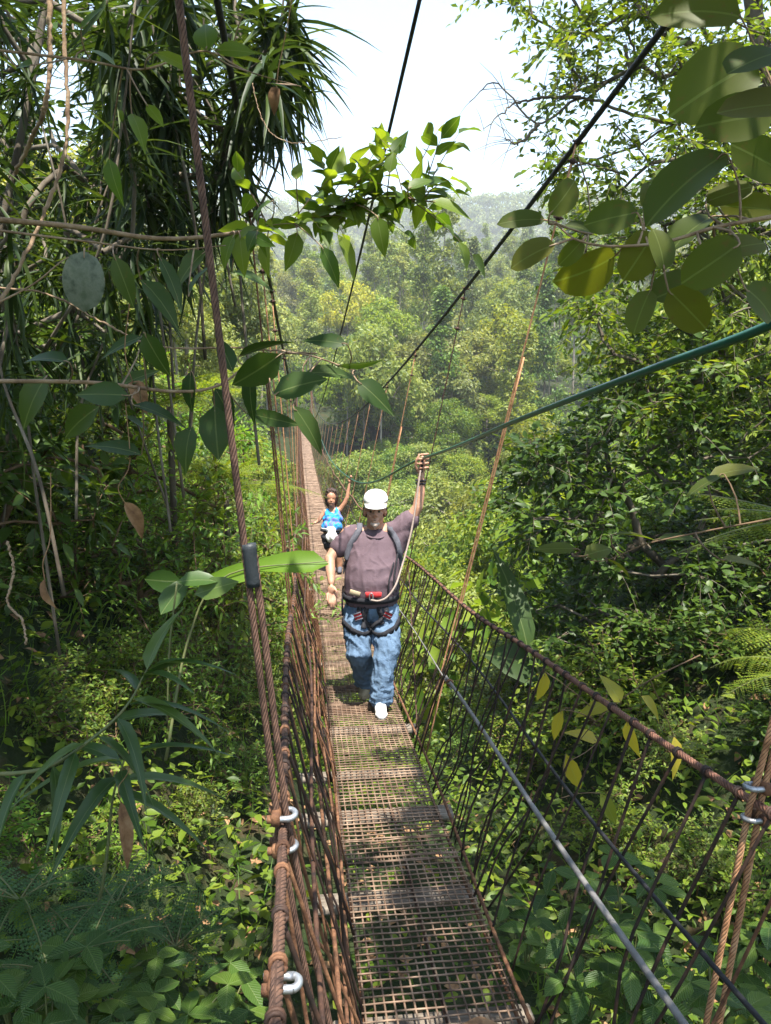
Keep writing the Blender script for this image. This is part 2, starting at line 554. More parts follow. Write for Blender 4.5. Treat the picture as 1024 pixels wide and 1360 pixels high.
ang = np.linspace(-PI, PI, 220, endpoint=False)
rad = np.concatenate([[.0], np.geomspace(.5, 1500, 190)])
A_, R_ = np.meshgrid(ang, rad)
X_, Y_ = R_ * np.sin(A_), R_ * np.cos(A_)
Z_ = ground(X_, Y_)
gm = MB(); n_ = len(ang)
i_ = np.arange(len(rad) - 1)[:, None] * n_; j_ = np.arange(n_)[None, :]
gm.add(np.stack([X_, Y_, Z_], -1).reshape(-1, 3),
       np.stack([i_ + j_, i_ + (j_ + 1) % n_, i_ + n_ + (j_ + 1) % n_, i_ + n_ + j_], -1).reshape(-1, 4))
m, nt, out = newmat('forest_soil')
c = ramp(nt, noise(nt, 3.0, 6, .65), [(.3, (.012, .022, .006)), (.52, (.022, .032, .010)), (.66, (.05, .035, .018)), (.76, (.14, .065, .03))])
pbsdf(nt, out, c, .95, 0, .2, bump(nt, noise(nt, 14, 5), .8, .05))
tag(gm.build('ground', m), kind='structure')

# moist air over the valley
hz = MB(); box(hz, (0, 420, 43), (1300, 1000, 240))
m, nt, out = newmat('haze')
v = nt.nodes.new('ShaderNodeVolumePrincipled')
v.inputs['Color'].default_value = (.93, .96, 1.0, 1); v.inputs['Density'].default_value = .0007; v.inputs['Anisotropy'].default_value = .2
nt.links.new(v.outputs[0], out.inputs[1])
m.cycles.homogeneous_volume = True if hasattr(m, 'cycles') and hasattr(m.cycles, 'homogeneous_volume') else False
HAZE = tag(hz.build('haze', m, smooth=False), kind='stuff')

# ------------------------------------------------------------------ the bridge
RUST = [(.05, .022, .012), (.13, .06, .03), (.24, .12, .06)]
M['rust'] = surf('rusted_steel', RUST, 30, .75, .2, bstr=.5)
M['rust_dark'] = surf('dark_rusted_rope', [(.022, .014, .012), (.06, .03, .02), (.12, .06, .035)], 22, .7, .3, bstr=.4)
M['rust_tan'] = surf('tan_rusted_rope', [(.20, .09, .04), (.40, .20, .10), (.50, .29, .16)], 30, .75, .1, bstr=.4)


def ropemat(name, cols, pitch=.09, strands=6, rough=.75):
    m, nt, out = newmat(name)
    c = ramp(nt, noise(nt, 26, 5, .65), [(.3 + .4 * i / (len(cols) - 1), x) for i, x in enumerate(cols)])
    uv = nt.nodes.new('ShaderNodeUVMap'); sp = nt.nodes.new('ShaderNodeSeparateXYZ'); nt.links.new(uv.outputs[0], sp.inputs[0])
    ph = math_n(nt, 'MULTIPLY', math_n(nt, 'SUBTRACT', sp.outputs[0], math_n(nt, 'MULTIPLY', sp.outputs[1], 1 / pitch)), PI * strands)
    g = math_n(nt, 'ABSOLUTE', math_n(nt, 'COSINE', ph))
    groove_shade = math_n(nt, 'SUBTRACT', 1.0, math_n(nt, 'MULTIPLY', g, 2.2)); groove_shade = math_n(nt, 'MAXIMUM', groove_shade, 0.0)
    c = mixc(nt, groove_shade, c, (.012, .008, .006))  # dark stripes painted along the grooves, imitating shade between the strands
    pbsdf(nt, out, c, rough, .1, .3, bump(nt, math_n(nt, 'ADD', g, math_n(nt, 'MULTIPLY', noise(nt, 180, 3), .5)), .5, .004))
    return m


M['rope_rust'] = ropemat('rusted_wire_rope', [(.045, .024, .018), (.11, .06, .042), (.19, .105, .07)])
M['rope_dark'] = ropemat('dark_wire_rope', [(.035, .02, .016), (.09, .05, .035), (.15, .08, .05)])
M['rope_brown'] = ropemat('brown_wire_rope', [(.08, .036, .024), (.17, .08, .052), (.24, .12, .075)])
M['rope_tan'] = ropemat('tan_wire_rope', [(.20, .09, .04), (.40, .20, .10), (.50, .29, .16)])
M['mesh_wire'] = surf('weathered_wire', [(.05, .028, .017), (.165, .105, .068), (.31, .215, .145)], 7, .65, .15, bstr=.3)
M['net_dark'] = surf('dark_net_wire', [(.012, .009, .008), (.03, .018, .014), (.07, .035, .022)], 14, .7, .2)
M['black_cable'] = surf('black_cable', [(.012, .012, .014), (.03, .028, .03)], 40, .6, .2)
M['zinc'] = surf('galvanised_steel', [(.16, .15, .14), (.34, .35, .37), (.42, .44, .46)], 30, .45, .8, bstr=.2)
M['grey_pipe'] = surf('grey_sheath', [(.11, .105, .10), (.21, .20, .19)], 12, .5, 0)
M['green_sheath'] = surf('green_sheath', [(.014, .075, .05), (.022, .105, .07)], 14, .35, 0, bstr=.1)
M['timber'] = surf('weathered_timber', [(.075, .06, .045), (.16, .13, .10), (.25, .215, .17)], 10, .85, stretch=(1, 6, 6), bstr=.6)
M['tape'] = surf('black_tape', [(.012, .016, .018), (.03, .035, .04)], 40, .5)


def bp(o, y, h=0.0):
    """a point on the bridge: o metres right of the deck's middle line, h above the deck, at distance y"""
    o = np.asarray(o, float); y = np.asarray(y, float)
    yy = y + .112 * o
    return np.stack(np.broadcast_arrays(xc(y) + o, yy, zd(y) + h), -1)


def zcab(y): return -1.19 + .0026 * (np.asarray(y, float) - 36) ** 2
def ocl(y): return -np.clip(.84 - .018 * np.asarray(y, float), .52, .8)
def ocr(y): return np.clip(1.14 - .011 * np.asarray(y, float), .62, 1.2)
def hrail(y): return np.clip(1.19 - .03 * np.asarray(y, float), 1.0, 1.2)
def rail(o, y): y = np.asarray(y, float); return bp(o + (.07 * np.clip((4.2 - y) / 2.5, 0, 1.3) if o > 0 else 0) + .012 * np.sin(y * 1.3), y, hrail(y) + .012 * np.sin(y * 2.1 + o))
OL, OR, HW = -.535, .575, .275
Y0, Y1 = -1.2, 70.0

br = empty('suspension_bridge', bp(0, 0), 'long rusty suspension footbridge with a narrow wire mesh deck crossing the valley', 'footbridge')

# mesh deck panels
ys = Y0
k = 0
while ys < Y1:
    L = 2.4
    mb = MB(); tilt = rng.normal(0, .004); side = rng.normal(0, .008); lift = .006 * (k % 2)
    near = ys < 16
    step = .041 if near else .05
    for o in np.linspace(-HW, HW, 16):
        if not near and rng.random() < .4: continue
        yy = np.linspace(ys - .06, ys + L + .02, 9)
        p = bp(o + side + rng.normal(0, .002), yy, lift + tilt * (yy - ys) + rng.normal(0, .0015, 9))
        tube(mb, p, .0042 if near else .0048, 5 if near else 4, caps=False)
    yr = ys - .05
    while yr < ys + L:
        if rng.random() > .015:
            oo = np.linspace(-HW - .012, HW + .012, 7)
            p = bp(oo + side, yr + rng.normal(0, .002, 7), lift + tilt * (yr - ys) + .005 + rng.normal(0, .0012, 7) + .004 * math.sin(yr * 7))
            tube(mb, p, .0042 if near else .0048, 5 if near else 4, caps=False)
        yr += step * (rng.uniform(.9, 1.1) if rng.random() > .06 else .35)
    mb.build('deck_panel', M['mesh_wire'], br)
    ys += L; k += 1

# cross pieces under the mesh
yb = -.6; k = 0
while yb < Y1:
    mb = MB()
    l = .62 + rng.uniform(0, .26) if yb < 14 else .62
    c = bp(rng.normal(-.05, .04), yb, -.045 + (-.02 if k % 3 else 0))
    ax = np.array([[.9938, .111, 0], [-.111, .9938, 0], [0, 0, 1]])
    w = rng.uniform(.07, .13)
    box(mb, c, (l, w, .035), ax, bev=.006)
    mb.build('crossbar', M['timber'] if rng.random() < .7 else M['rust'], br)
    yb += rng.choice([.42, .62, .8, .95]) if yb < 20 else 1.5; k += 1
mb = MB(); box(mb, bp(.12, 1.77, -.085), (1.05, .09, .05), np.array([[.9938, .111, 0], [-.111, .9938, 0], [0, 0, 1]]), bev=.008); mb.build('crossbar', M['timber'], br)
# cables under the deck edges and the deck's long side bars
for o in (-HW, 0.02, HW):
    mb = MB(); y = np.linspace(Y0, Y1, 160)
    tube(mb, bp(o, y, -.022), .008, 6)
    mb.build('deck_cable', M['rust_dark'] if o == .02 else M['rust'], br)

# hand ropes
for o in (OL, OR):
    mb = MB()
    y = np.concatenate([np.arange(-1.2, 5, .008), np.arange(5, 12, .05), np.linspace(12, Y1, 70)])
    tube(mb, rail(o, y), .0115, 16, strands=6, pitch=.09)
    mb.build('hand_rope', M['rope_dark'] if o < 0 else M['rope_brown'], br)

# main cables
for f in (ocl, ocr):
    mb = MB(); y = np.linspace(1.2 if f is ocl else 1.6, Y1 + 1, 900)
    y = np.concatenate([np.linspace(-3, 14, 700), np.linspace(14.05, Y1 + 1, 110)])
    p = np.stack([xc(y) + f(y), y, zcab(y)], -1)
    tube(mb, p, .0165, 10, strands=5, pitch=.2)
    mb.build('main_cable', M['black_cable'], br)


# hangers between main cables and deck
def hanger(y, s, double, mat, r=.0065, dy=0.0, near=False, split=.42):
    f = ocl if s < 0 else ocr
    yt = y - dy
    top = np.array([xc(yt) + f(yt), yt, zcab(yt)])
    o = OL if s < 0 else OR
    rl = rail(o, y); foot = bp(s * (HW + .06) if not (near and s > 0) else .53, y + .02, -.04)
    mb = MB()
    st = .008 if near else .25
    if double:
        ld = unit(rl - top); sd = unit(np.cross(ld, FWD))
        for g in (-1, 1):
            a = top + (rl - top) * (.0 if g < 0 else split)
            q = np.vstack([dense(a + sd * g * r * 1.05, rl + sd * g * r * 1.3, st), dense(rl + sd * g * r * 1.6, foot + sd * g * .02, st)[1:]])
            tube(mb, q, r, 16 if near else 6, strands=6 if near else 0, pitch=.09)
    else:
        tube(mb, np.vstack([dense(top, rl, st), dense(rl, foot, st)[1:]]), r, 16 if near else 6, strands=6 if near else 0, pitch=.09)
    hg = mb.build('hanger', mat, br)
    # clips on the cable and along the hanger
    cl = MB()
    for fr in ((.0, .035, .14) if not near else (.0,)):
        cl = MB(); c = top + (rl - top) * fr
        d = unit(rl - top)
        a1 = unit(np.cross(d, [0, 1, 0])); a2 = np.cross(d, a1)
        box(cl, c, (.035, .03, .03), np.array([a1, a2, d]), bev=.008)
        tube(cl, [c - a1 * .03, c + a1 * .03], .006, 6)
        cl.build('clip', M['rust_dark'], hg)
        if y > 14: break
    return hg, top, rl, foot


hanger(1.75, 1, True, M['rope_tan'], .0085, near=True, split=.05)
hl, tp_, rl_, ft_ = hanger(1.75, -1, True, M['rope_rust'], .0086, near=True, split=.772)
tpm = MB(); c0 = tp_ + (rl_ - tp_) * .763
tube(tpm, dense(c0, c0 + (rl_ - tp_) * .034, .01), .0165, 12); tpm.build('tape_wrap', M['tape'], hl)
yh = 4.95
ysr = [4.95, 7.3, 10.0, 12.9] + [12.9 + 2.7 * i for i in range(1, 21)]
for i, y in enumerate(ysr):
    hanger(y, 1, i in (0, 2), M['rust_tan'] if i != 1 else M['rust_dark'], .0056 if i < 4 else .0065, dy=.42 if i == 0 else .05)
ysl = [4.6, 5.6, 7.4, 10.2, 12.9] + [12.9 + 2.7 * i for i in range(1, 21)]
for i, y in enumerate(ysl):
    hanger(y, -1, i == 0, M['rust_tan'] if i % 3 else M['rust'], .0055 if i < 4 else .006, dy=.05)


# net wires between hand ropes and deck: the nearest as parts, the rest as one
def net_wire(mb, y, s):
    o = OL if s < 0 else OR
    a = rail(o, y); b = bp(s * (HW + rng.uniform(0, .04)), y + rng.normal(.1, .13), -.01)
    m1 = (a + b) / 2 + rng.normal(0, .03, 3); m2 = a * .25 + b * .75 + rng.normal(0, .022, 3)
    tube(mb, smooth_path([a, a * .7 + m1 * .3, m1, m2, b], 12), rng.uniform(.0042, .0062), 6)
    t = np.linspace(0, 2 * PI * 2.2, 22)                       # the turns round the hand rope
    ax = unit(rail(o, y + .02) - a); n1 = unit(np.cross(ax, [0, 0, 1])); n2 = np.cross(ax, n1)
    tube(mb, a + (np.cos(t)[:, None] * n1 + np.sin(t)[:, None] * n2) * .0135 + ax * ((t - 6) * .0014)[:, None], .0042, 5)


far_net = MB()
for s in (-1, 1):
    y = .55; c = 0
    while y < Y1 - 1:
        if c < 50:
            mb = MB(); net_wire(mb, y, s)
            mb.build('net_wire', M['rust'] if rng.random() < (.38 if s < 0 else .12) else M['net_dark'], br)
        else:
            o = OL if s < 0 else OR
            tube(far_net, [rail(o, y), bp(s * HW, y + .1, 0)], .0045, 4, caps=False)
        y += rng.uniform(.10, .17) if y < 9 else .42; c += 1
tag(far_net.build('net_wire', M['rust'], br), kind='stuff')
# long side ropes woven along the nets
for s, o, h, r, mt in ((-1, -.44, .78, .0075, 'rust_dark'), (-1, -.40, .5, .008, 'rust'), (-1, -.35, .24, .007, 'rust'), (-1, -.31, .08, .009, 'rust'),
                       (1, .30, .06, .009, 'rust'), (1, .53, .75, .0075, 'black_cable')):
    mb = MB(); y = np.concatenate([np.arange(-1, 5, .012), np.linspace(5, Y1, 140)])
    tube(mb, bp(o + .012 * np.sin(y * 1.7 + h * 9), y, h + .02 * np.sin(y * 1.1 + h * 20)), r, 10, strands=5, pitch=.08)
    mb.build('side_rope', M[mt], br)
# diagonal brace wires on the right net
for ya, yb_ in ((5.2, 7.2), (6.0, 8.4), (8.2, 10.5)):
    mb = MB(); tube(mb, dense(bp(.33, ya, .05), bp(.55, yb_, .9), .2), .006, 6)
    mb.build('brace_wire', M['rust_dark'], br)


# U-bolt clamps on the near hangers
def ubolt(c, ax, nrm, w=.018, parent=br):
    """saddle with a bent bolt: ax across, nrm towards the bow"""
    mb = MB(); ax = unit(ax); nrm = unit(np.asarray(nrm) - ax * np.dot(nrm, ax)); up = np.cross(ax, nrm)
    t = np.linspace(0, PI, 14)
    arc = [c + ax * w * math.cos(a) + nrm * (w * math.sin(a) + .012) for a in t]
    pts = np.vstack([[c + ax * w - nrm * .035], arc, [c - ax * w - nrm * .035]])
    tube(mb, smooth_path(pts, 40), .0072, 10)
    b = MB()
    box(b, c - nrm * .014, (w * 2 + .024, .022, .032), np.array([ax, nrm, up]), bev=.005)
    for s in (-1, 1):
        tube(b, [c + ax * s * w - nrm * .022, c + ax * s * w - nrm * .034], .011, 6)
    o = mb.build('rope_clamp', M['zinc'], parent); b.build('saddle', M['rust'] if rng.random() < .7 else M['zinc'], o)


rr_ = rail(OR, 1.75); rl_ = rail(OL, 1.75)
for dz in (.035, -.045): ubolt(rl_ + np.array([.0, 0, dz]), [0, 1, .1], [1, -.35, 0])
for dz in (.045, -.04): ubolt(rr_ + np.array([.0, 0, dz]), [.3, -1, .1], [-1, -.35, .1])
ubolt(rail(OL, 1.2) + np.array([.01, 0, -.02]), [0, 1, .1], [1, -.4, 0], .013)

# far portal
pm = MB()
for s in (-.62, .72):
    p = bp(s, Y1 - .2, 0); tube(pm, dense(p - [0, 0, 1], p + [0, 0, 3.2], .5), .1, 10)
tube(pm, [bp(-.75, Y1 - .2, 3.05), bp(.85, Y1 - .2, 3.05)], .08, 10)
tube(pm, [bp(-.7, Y1 - .2, 2.2), bp(.8, Y1 - .2, 2.2)], .05, 8)
pm.build('portal_frame', M['rust'], br)
for s in (-.62, .72):
    b = MB(); p = bp(s, Y1 - .2, -1.2); box(b, p, (.7, .7, 1.6), bev=.05); b.build('portal_footing', M['timber'], br)

# near pair of posts the ropes run to, behind the viewpoint
pm = MB()
for f in (ocl, ocr):
    p = np.array([xc(-3.) + f(-3.), -3.0, zcab(-3.) + .1])
    tube(pm, dense(p, [p[0], p[1], float(ground(p[0], p[1])) - .3], .5), .07, 12)
pm.build('portal_post', M['rust'], br)

# belay rope sheathed in green hose: anchor tree side -> past the walkers
g0, g1, g2 = at(1180, 340, 1.32), at(561, 609, 6.2), at(466, 636, 12.8)
gp = smooth_path([g0, at(1024, 431, 1.65), at(860, 492, 2.2), at(700, 553, 3.35), g1, g2, bp(.5, 30, 1.5), bp(.5, 55, 1.9), bp(.5, Y1, 2.4)], 260)
mb = MB(); tube(mb, gp, .0112, 12)
tag(mb.build('belay_rope', M['green_sheath']), 'taut green sheathed safety rope running above the right side of the bridge', 'rope')
# thin overhead cable
y = np.linspace(-2, Y1, 200)
zc = 1.98 - .172 * y + .0024 * y ** 2
mb = MB(); tube(mb, np.stack([xc(y), y, np.maximum(zc, -1.1) + .0], -1), .0085, 8)
tag(mb.build('overhead_cable', M['black_cable']), 'thin dark cable high over the middle of the footbridge', 'cable')
# grey conduit tied to the right net
y = np.linspace(-.8, 4.75, 90)
mb = MB(); tube(mb, bp(.44, y, .62 + .01 * np.sin(y * 1.9) - .008 * y), .0102, 12)
y = np.linspace(4.55, 30, 120); tube(mb, bp(.44, y, .60 + .02 * np.sin(y * 1.3) - .008 * y), .0048, 6)
t = np.linspace(0, 2 * PI * 3, 40)
c = bp(.44, 4.6, .585)
gc = tag(mb.build('conduit', M['grey_pipe']), 'smooth pale grey conduit slanting along the right netting', 'conduit')
mb = MB(); tube(mb, c + np.stack([np.cos(t) * .02, (t - 9) * .002, np.sin(t) * .02], -1), .004, 6); mb.build('tie_wire', M['rust'], gc)
# ------------------------------------------------------------------ helpers for plants
def inpoly(u, v, poly):
    c = False; n = len(poly)
    for i in range(n):
        (x1, y1), (x2, y2) = poly[i], poly[(i + 1) % n]
        if (y1 > v) != (y2 > v) and u < (x2 - x1) * (v - y1) / (y2 - y1) + x1: c = not c
    return c


def sample_poly(poly, n, d0, d1):
    P = np.array(poly); lo, hi = P.min(0), P.max(0); out = []
    while len(out) < n:
        u, v = rng.uniform(lo, hi)
        if inpoly(u, v, poly): out.append(at(u, v, rng.uniform(d0, d1)))
    return np.array(out)


def leaf_list(mb, L, d, tms, face=.6, dj=.12, sc=1.0):
    """single blades at chosen places: (u, v, length px, heading in degrees, width ratio)"""
    base = []
    for (u, v, l, a, w) in L:
        dd = d * (1 + rng.uniform(-dj, dj)); ln = l * dd / FPX * sc
        ar = math.radians(a)
        ax = RT * math.cos(ar) + UP * math.sin(ar) + FWD * rng.uniform(-.35, .25)
        nr = np.array([0, 0, 1.0]) * (1 - face) - FWD * face + rng.normal(0, .28, 3)
        ax = unit(ax); p = at(u, v, dd) - ax * ln * .5
        place(mb, tms[rng.integers(len(tms))], p, ax, nr, ln, ln * w); base.append((p, ax, ln))
    return base


def petioles(mbW, base, stem, r=.0018):
    S = np.asarray(stem)
    for p, ax, ln in base:
        j = int(np.argmin(np.linalg.norm(S - p, axis=1)))
        if np.linalg.norm(S[j] - p) > .45: continue
        tube(mbW, smooth_path([S[j], (S[j] + p) / 2 - ax * .01, p, p + ax * ln * .12], 7), np.linspace(r * 1.4, r * .7, 7), 5, caps=False)


def uvd(L): return [at(*p) for p in L]


# ------------------------------------------------------------------ the broad-leaved branch over the middle
def leafy_branch(name, label, path, r, mats, spray=None, leaves=None, d=2.4, group=None, face=.6, tms=(OVAL, OVAL2), dj=.12):
    e = empty(name, path[0], label, 'branch', group)
    W_, L_ = MB(), MB()
    sp = smooth_path(path, 60)
    tube(W_, sp, np.linspace(r, r * .3, 60), 8)
    if spray:
        f0, f1, n, tl, k, ll, lw = spray
        f = rng.uniform(f0, f1, n); s = sp[(f * 59).astype(int)]
        tn = unit(np.gradient(sp, axis=0))[(f * 59).astype(int)]
        dr = unit(tn * .5 + rng.normal(0, .55, (n, 3)) + np.array([0, 0, .25]))
        twigs(L_, W_, s, dr, rng.uniform(.5, 1.1, n) * tl, k, list(tms), ll, lw, droop=.2, wr=.0025, spread=.8)
    if leaves:
        b = leaf_list(L_, leaves, d, list(tms), face, dj)
        petioles(W_, b, sp)
    W_.build('stem', mats[0], e); L_.build('leaves', mats[1], e)
    return e


leafy_branch('tree_branch', 'sunlit leafy branch reaching across above the footbridge in front of the sky',
             uvd([(-90, 285, 2.1), (90, 300, 2.2), (215, 317, 2.3), (320, 308, 2.4), (420, 287, 2.45), (500, 262, 2.5), (575, 268, 2.5)]), .0085,
             (M['liana'], M['branch_leaf']), (.5, 1.0, 36, .29, 6, .092, .046),
             [(600, 272, 60, -15, .42), (575, 262, 55, 20, .4), (520, 215, 30, 80, .6), (395, 225, 30, 85, .55), (345, 275, 40, 200, .5),
              (440, 350, 55, -60, .4), (465, 335, 60, -55, .38), (390, 330, 50, -100, .5), (350, 340, 45, -100, .5), (320, 335, 50, -85, .5),
              (335, 365, 60, -15, .35), (480, 225, 40, 60, .5), (560, 240, 45, 35, .45), (300, 330, 45, -120, .5), (505, 310, 50, -80, .5)], 2.4, face=.35, tms=(POINT, POINT2, OVAL2))
leafy_branch('tree_branch', 'dark leafy low branch with holed drooping leaves left of the far end of the bridge',
             uvd([(-60, 506, 2.0), (120, 508, 2.1), (230, 520, 2.15), (290, 512, 2.2), (340, 478, 2.2), (400, 470, 2.2), (470, 492, 2.2)]), .006,
             (M['liana'], M['dark_big_leaf']), None,
             [(205, 470, 62, -65, .5), (160, 455, 60, 200, .4), (130, 522, 85, 175, .4), (286, 572, 72, -85, .62), (245, 592, 60, -105, .6), (340, 495, 85, 215, .5),
              (395, 510, 75, 20, .55), (500, 525, 66, -38, .5), (440, 490, 75, 12, .32), (478, 487, 62, -5, .34), (412, 566, 72, -50, .4),
              (362, 556, 72, -12, .3), (350, 455, 80, 28, .3), (300, 540, 55, -60, .5), (60, 470, 70, 160, .4), (100, 560, 80, -150, .45),
              (215, 545, 75, -10, .4), (180, 500, 60, 30, .4), (330, 530, 70, -95, .35), (300, 470, 50, 110, .5), (430, 450, 66, 165, .35),
              (40, 530, 75, -120, .5), (150, 590, 80, 160, .35), (250, 520, 55, -100, .5)], 2.15, tms=(OVAL, POINT, OVAL2))
leafy_branch('tree_branch', 'thin bare-stemmed branch with a few broad leaves crossing the narrow dark foliage',
             uvd([(-50, 300, 1.9), (110, 320, 1.95), (215, 332, 2.0), (300, 326, 2.0)]), .0035,
             (M['liana'], M['dark_big_leaf']), None,
             [(215, 395, 75, -40, .45), (230, 372, 75, -60, .35), (260, 365, 60, 70, .35), (250, 350, 60, -140, .5), (165, 372, 70, -70, .4)], 1.98)
leafy_branch('tree_branch', 'slender upper branch with bright lit leaves hanging before the dark narrow foliage',
             uvd([(-60, 60, 2.0), (110, 80, 2.0), (190, 92, 2.05), (270, 68, 2.1), (330, 95, 2.1), (400, 115, 2.1)]), .004,
             (M['liana'], M['branch_leaf']), None,
             [(133, 70, 52, -20, .5), (272, 42, 62, 100, .55), (312, 65, 52, 5, .45), (232, 78, 70, -25, .3), (380, 113, 56, -12, .3), (186, 170, 60, -60, .42),
              (150, 240, 60, -80, .4), (205, 150, 40, -50, .4), (120, 20, 50, 60, .4), (345, 8, 55, 30, .5), (30, 85, 30, 170, .7)], 2.05, tms=(POINT, OVAL))
leafy_branch('tree_branch', 'dead twig with one large pale grey leaf hanging by the left vines',
             uvd([(-40, 420, 1.6), (40, 380, 1.6), (85, 345, 1.6), (112, 338, 1.6)]), .0025,
             (M['liana'], M['grey_leaf']), None, [(111, 372, 76, -93, .7)], 1.6, face=.9, dj=0, tms=(ROUND2,))

# ------------------------------------------------------------------ large round leaves at the right edge
R1L = [(930, 8, 120, 165, .5), (952, 108, 125, 205, .68), (1020, 135, 130, 175, .5), (1005, 75, 100, 200, .6), (985, 155, 105, 190, .5), (908, 236, 135, 208, .55), (750, 262, 62, 48, .5),
       (695, 289, 66, 178, .36), (706, 335, 68, 195, .5), (784, 362, 90, 215, .66), (812, 288, 72, 186, .5), (850, 413, 64, 245, .62), (915, 412, 85, -40, .5),
       (918, 300, 78, 205, .75), (905, 380, 90, 195, .6), (862, 258, 46, 70, .5), (1000, 275, 80, 170, .4), (985, 325, 85, 20, .45), (850, 340, 75, 240, .6),
       (945, 350, 90, 215, .55), (772, 300, 40, 150, .5), (1010, 210, 90, 160, .5), (970, 255, 70, 20, .4), (760, 335, 45, 230, .5), (1015, 400, 70, -30, .6), (880, 330, 60, 100, .55)]
leafy_branch('tree_branch', 'branch of large round olive leaves close by at the upper right edge',
             uvd([(1120, 270, 1.35), (1024, 288, 1.35), (950, 302, 1.36), (880, 322, 1.38), (810, 327, 1.4), (765, 318, 1.4), (738, 297, 1.42)]), .0045,
             (M['liana'], M['big_leaf']), None, [(u_, v_, l_ * .93, a_, min(.82, w_ * 1.28)) for u_, v_, l_, a_, w_ in R1L], 1.38, face=.85, tms=(ROUND, ROUND2))
leafy_branch('tree_branch', 'low drooping branch with a few flat olive leaves left of the fern at right',
             uvd([(1120, 670, 1.75), (1020, 690, 1.75), (940, 705, 1.78), (860, 722, 1.8), (800, 745, 1.8), (760, 735, 1.8)]), .003,
             (M['twig'], M['big_leaf']), None,
             [(842, 708, 58, 5, .5), (740, 727, 60, 175, .3), (795, 731, 45, 20, .6), (822, 750, 45, -25, .5), (986, 743, 62, 0, .4), (975, 622, 75, 20, .4), (900, 712, 55, 10, .4), (935, 640, 60, 200, .4)],
             1.78, face=.3, tms=(OVAL,))

leafy_branch('leafy_stem', 'thin wiry stem with yellowing leaves hanging behind the right hand rope',
             uvd([(930, 870, 3.0), (860, 905, 3.0), (800, 950, 3.0), (760, 1000, 3.05), (745, 1060, 3.1)]), .003,
             (M['twig'], M['yellow']), None,
             [(762, 1030, 62, -70, .34), (738, 965, 50, -110, .3), (900, 1008, 58, -85, .35), (810, 1075, 46, -60, .4), (790, 940, 50, 200, .4), (722, 915, 46, -95, .35),
              (838, 985, 55, -80, .35), (775, 975, 44, 150, .5), (870, 940, 50, -40, .4), (815, 915, 44, 120, .5)], 3.05, tms=(POINT, LANCE, OVAL2))

# ------------------------------------------------------------------ lianas and hanging stems on the left
for lab, pth, r in (('thick brown liana hanging straight at the top left corner', [(68, -60, 2.3), (66, 20, 2.3), (66, 90, 2.3), (60, 140, 2.3), (50, 168, 2.35), (20, 230, 2.5)], .0085),
                    ('long brown liana curving down to the left edge', [(84, -60, 2.5), (86, 60, 2.5), (90, 160, 2.5), (84, 210, 2.5), (66, 265, 2.45), (40, 325, 2.4), (0, 400, 2.35), (-60, 470, 2.3)], .0075),
                    ('thin bent vine looping at the lower left edge', [(10, 720, 2.2), (18, 760, 2.2), (10, 800, 2.2), (30, 825, 2.2), (35, 855, 2.2)], .004),
                    ('slim woody vine crossing the dark narrow leaves', [(-40, 380, 2.6), (60, 390, 2.6), (140, 430, 2.6), (210, 460, 2.5), (320, 462, 2.5), (420, 470, 2.4)], .0038),
                    ('short dry vine with curled tip above the far valley', [(335, 110, 3.2), (345, 150, 3.2), (362, 178, 3.2), (395, 190, 3.2), (455, 182, 3.2)], .0022)):
    mb = MB(); sp = smooth_path(uvd(pth), 90) + rng.normal(0, .0015, (90, 3))
    tube(mb, sp, np.linspace(r, r * .8, 90), 10, strands=2, pitch=.35)
    tag(mb.build('liana', M['liana']), lab, 'liana')

# ------------------------------------------------------------------ narrow-leaved clumps, upper left
def rosette_tree(label, trunk, centers, k, ll, lw, r=.05, wr=.009):
    e = empty('narrow_leaf_tree', trunk[0], label, 'tree', None)
    W_, L_ = MB(), MB()
    grow(W_, trunk, r, r * .6, centers, wr=wr, sag=-.02, power=2.6)
    C_ = np.asarray(centers); N = len(C_)
    p = np.repeat(C_, k, 0); a = rng.uniform(0, 2 * PI, N * k); el = rng.uniform(-1.2, .7, N * k)
    ax = np.stack([np.cos(a) * np.cos(el), np.sin(a) * np.cos(el), np.sin(el) - .15], -1)
    p = p - np.array([0, 0, 1]) * rng.uniform(0, .22, (N * k, 1))
    nr = unit(np.array([0, 0, 1.0]) + rng.normal(0, .25, (N * k, 3)))
    l = ll * rng.uniform(.6, 1.2, N * k)
    h = rng.random(N * k) < .6
    place(L_, BLADE, p[h], ax[h], nr[h], l[h], lw)
    place(L_, BLADE2, p[~h], ax[~h], nr[~h], l[~h], lw)
    for i in range(16):
        q = C_[rng.integers(N)]; a_ = q + np.array([rng.normal(0, .25), rng.normal(0, .2), -rng.uniform(.8, 1.8)])
        tube(W_, smooth_path([a_, (a_ + q) / 2 + rng.normal(0, .06, 3), q, q + [rng.normal(0, .1), 0, .5]], 14), np.linspace(.009, .005, 14), 6)
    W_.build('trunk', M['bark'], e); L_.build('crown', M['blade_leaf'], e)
    return e


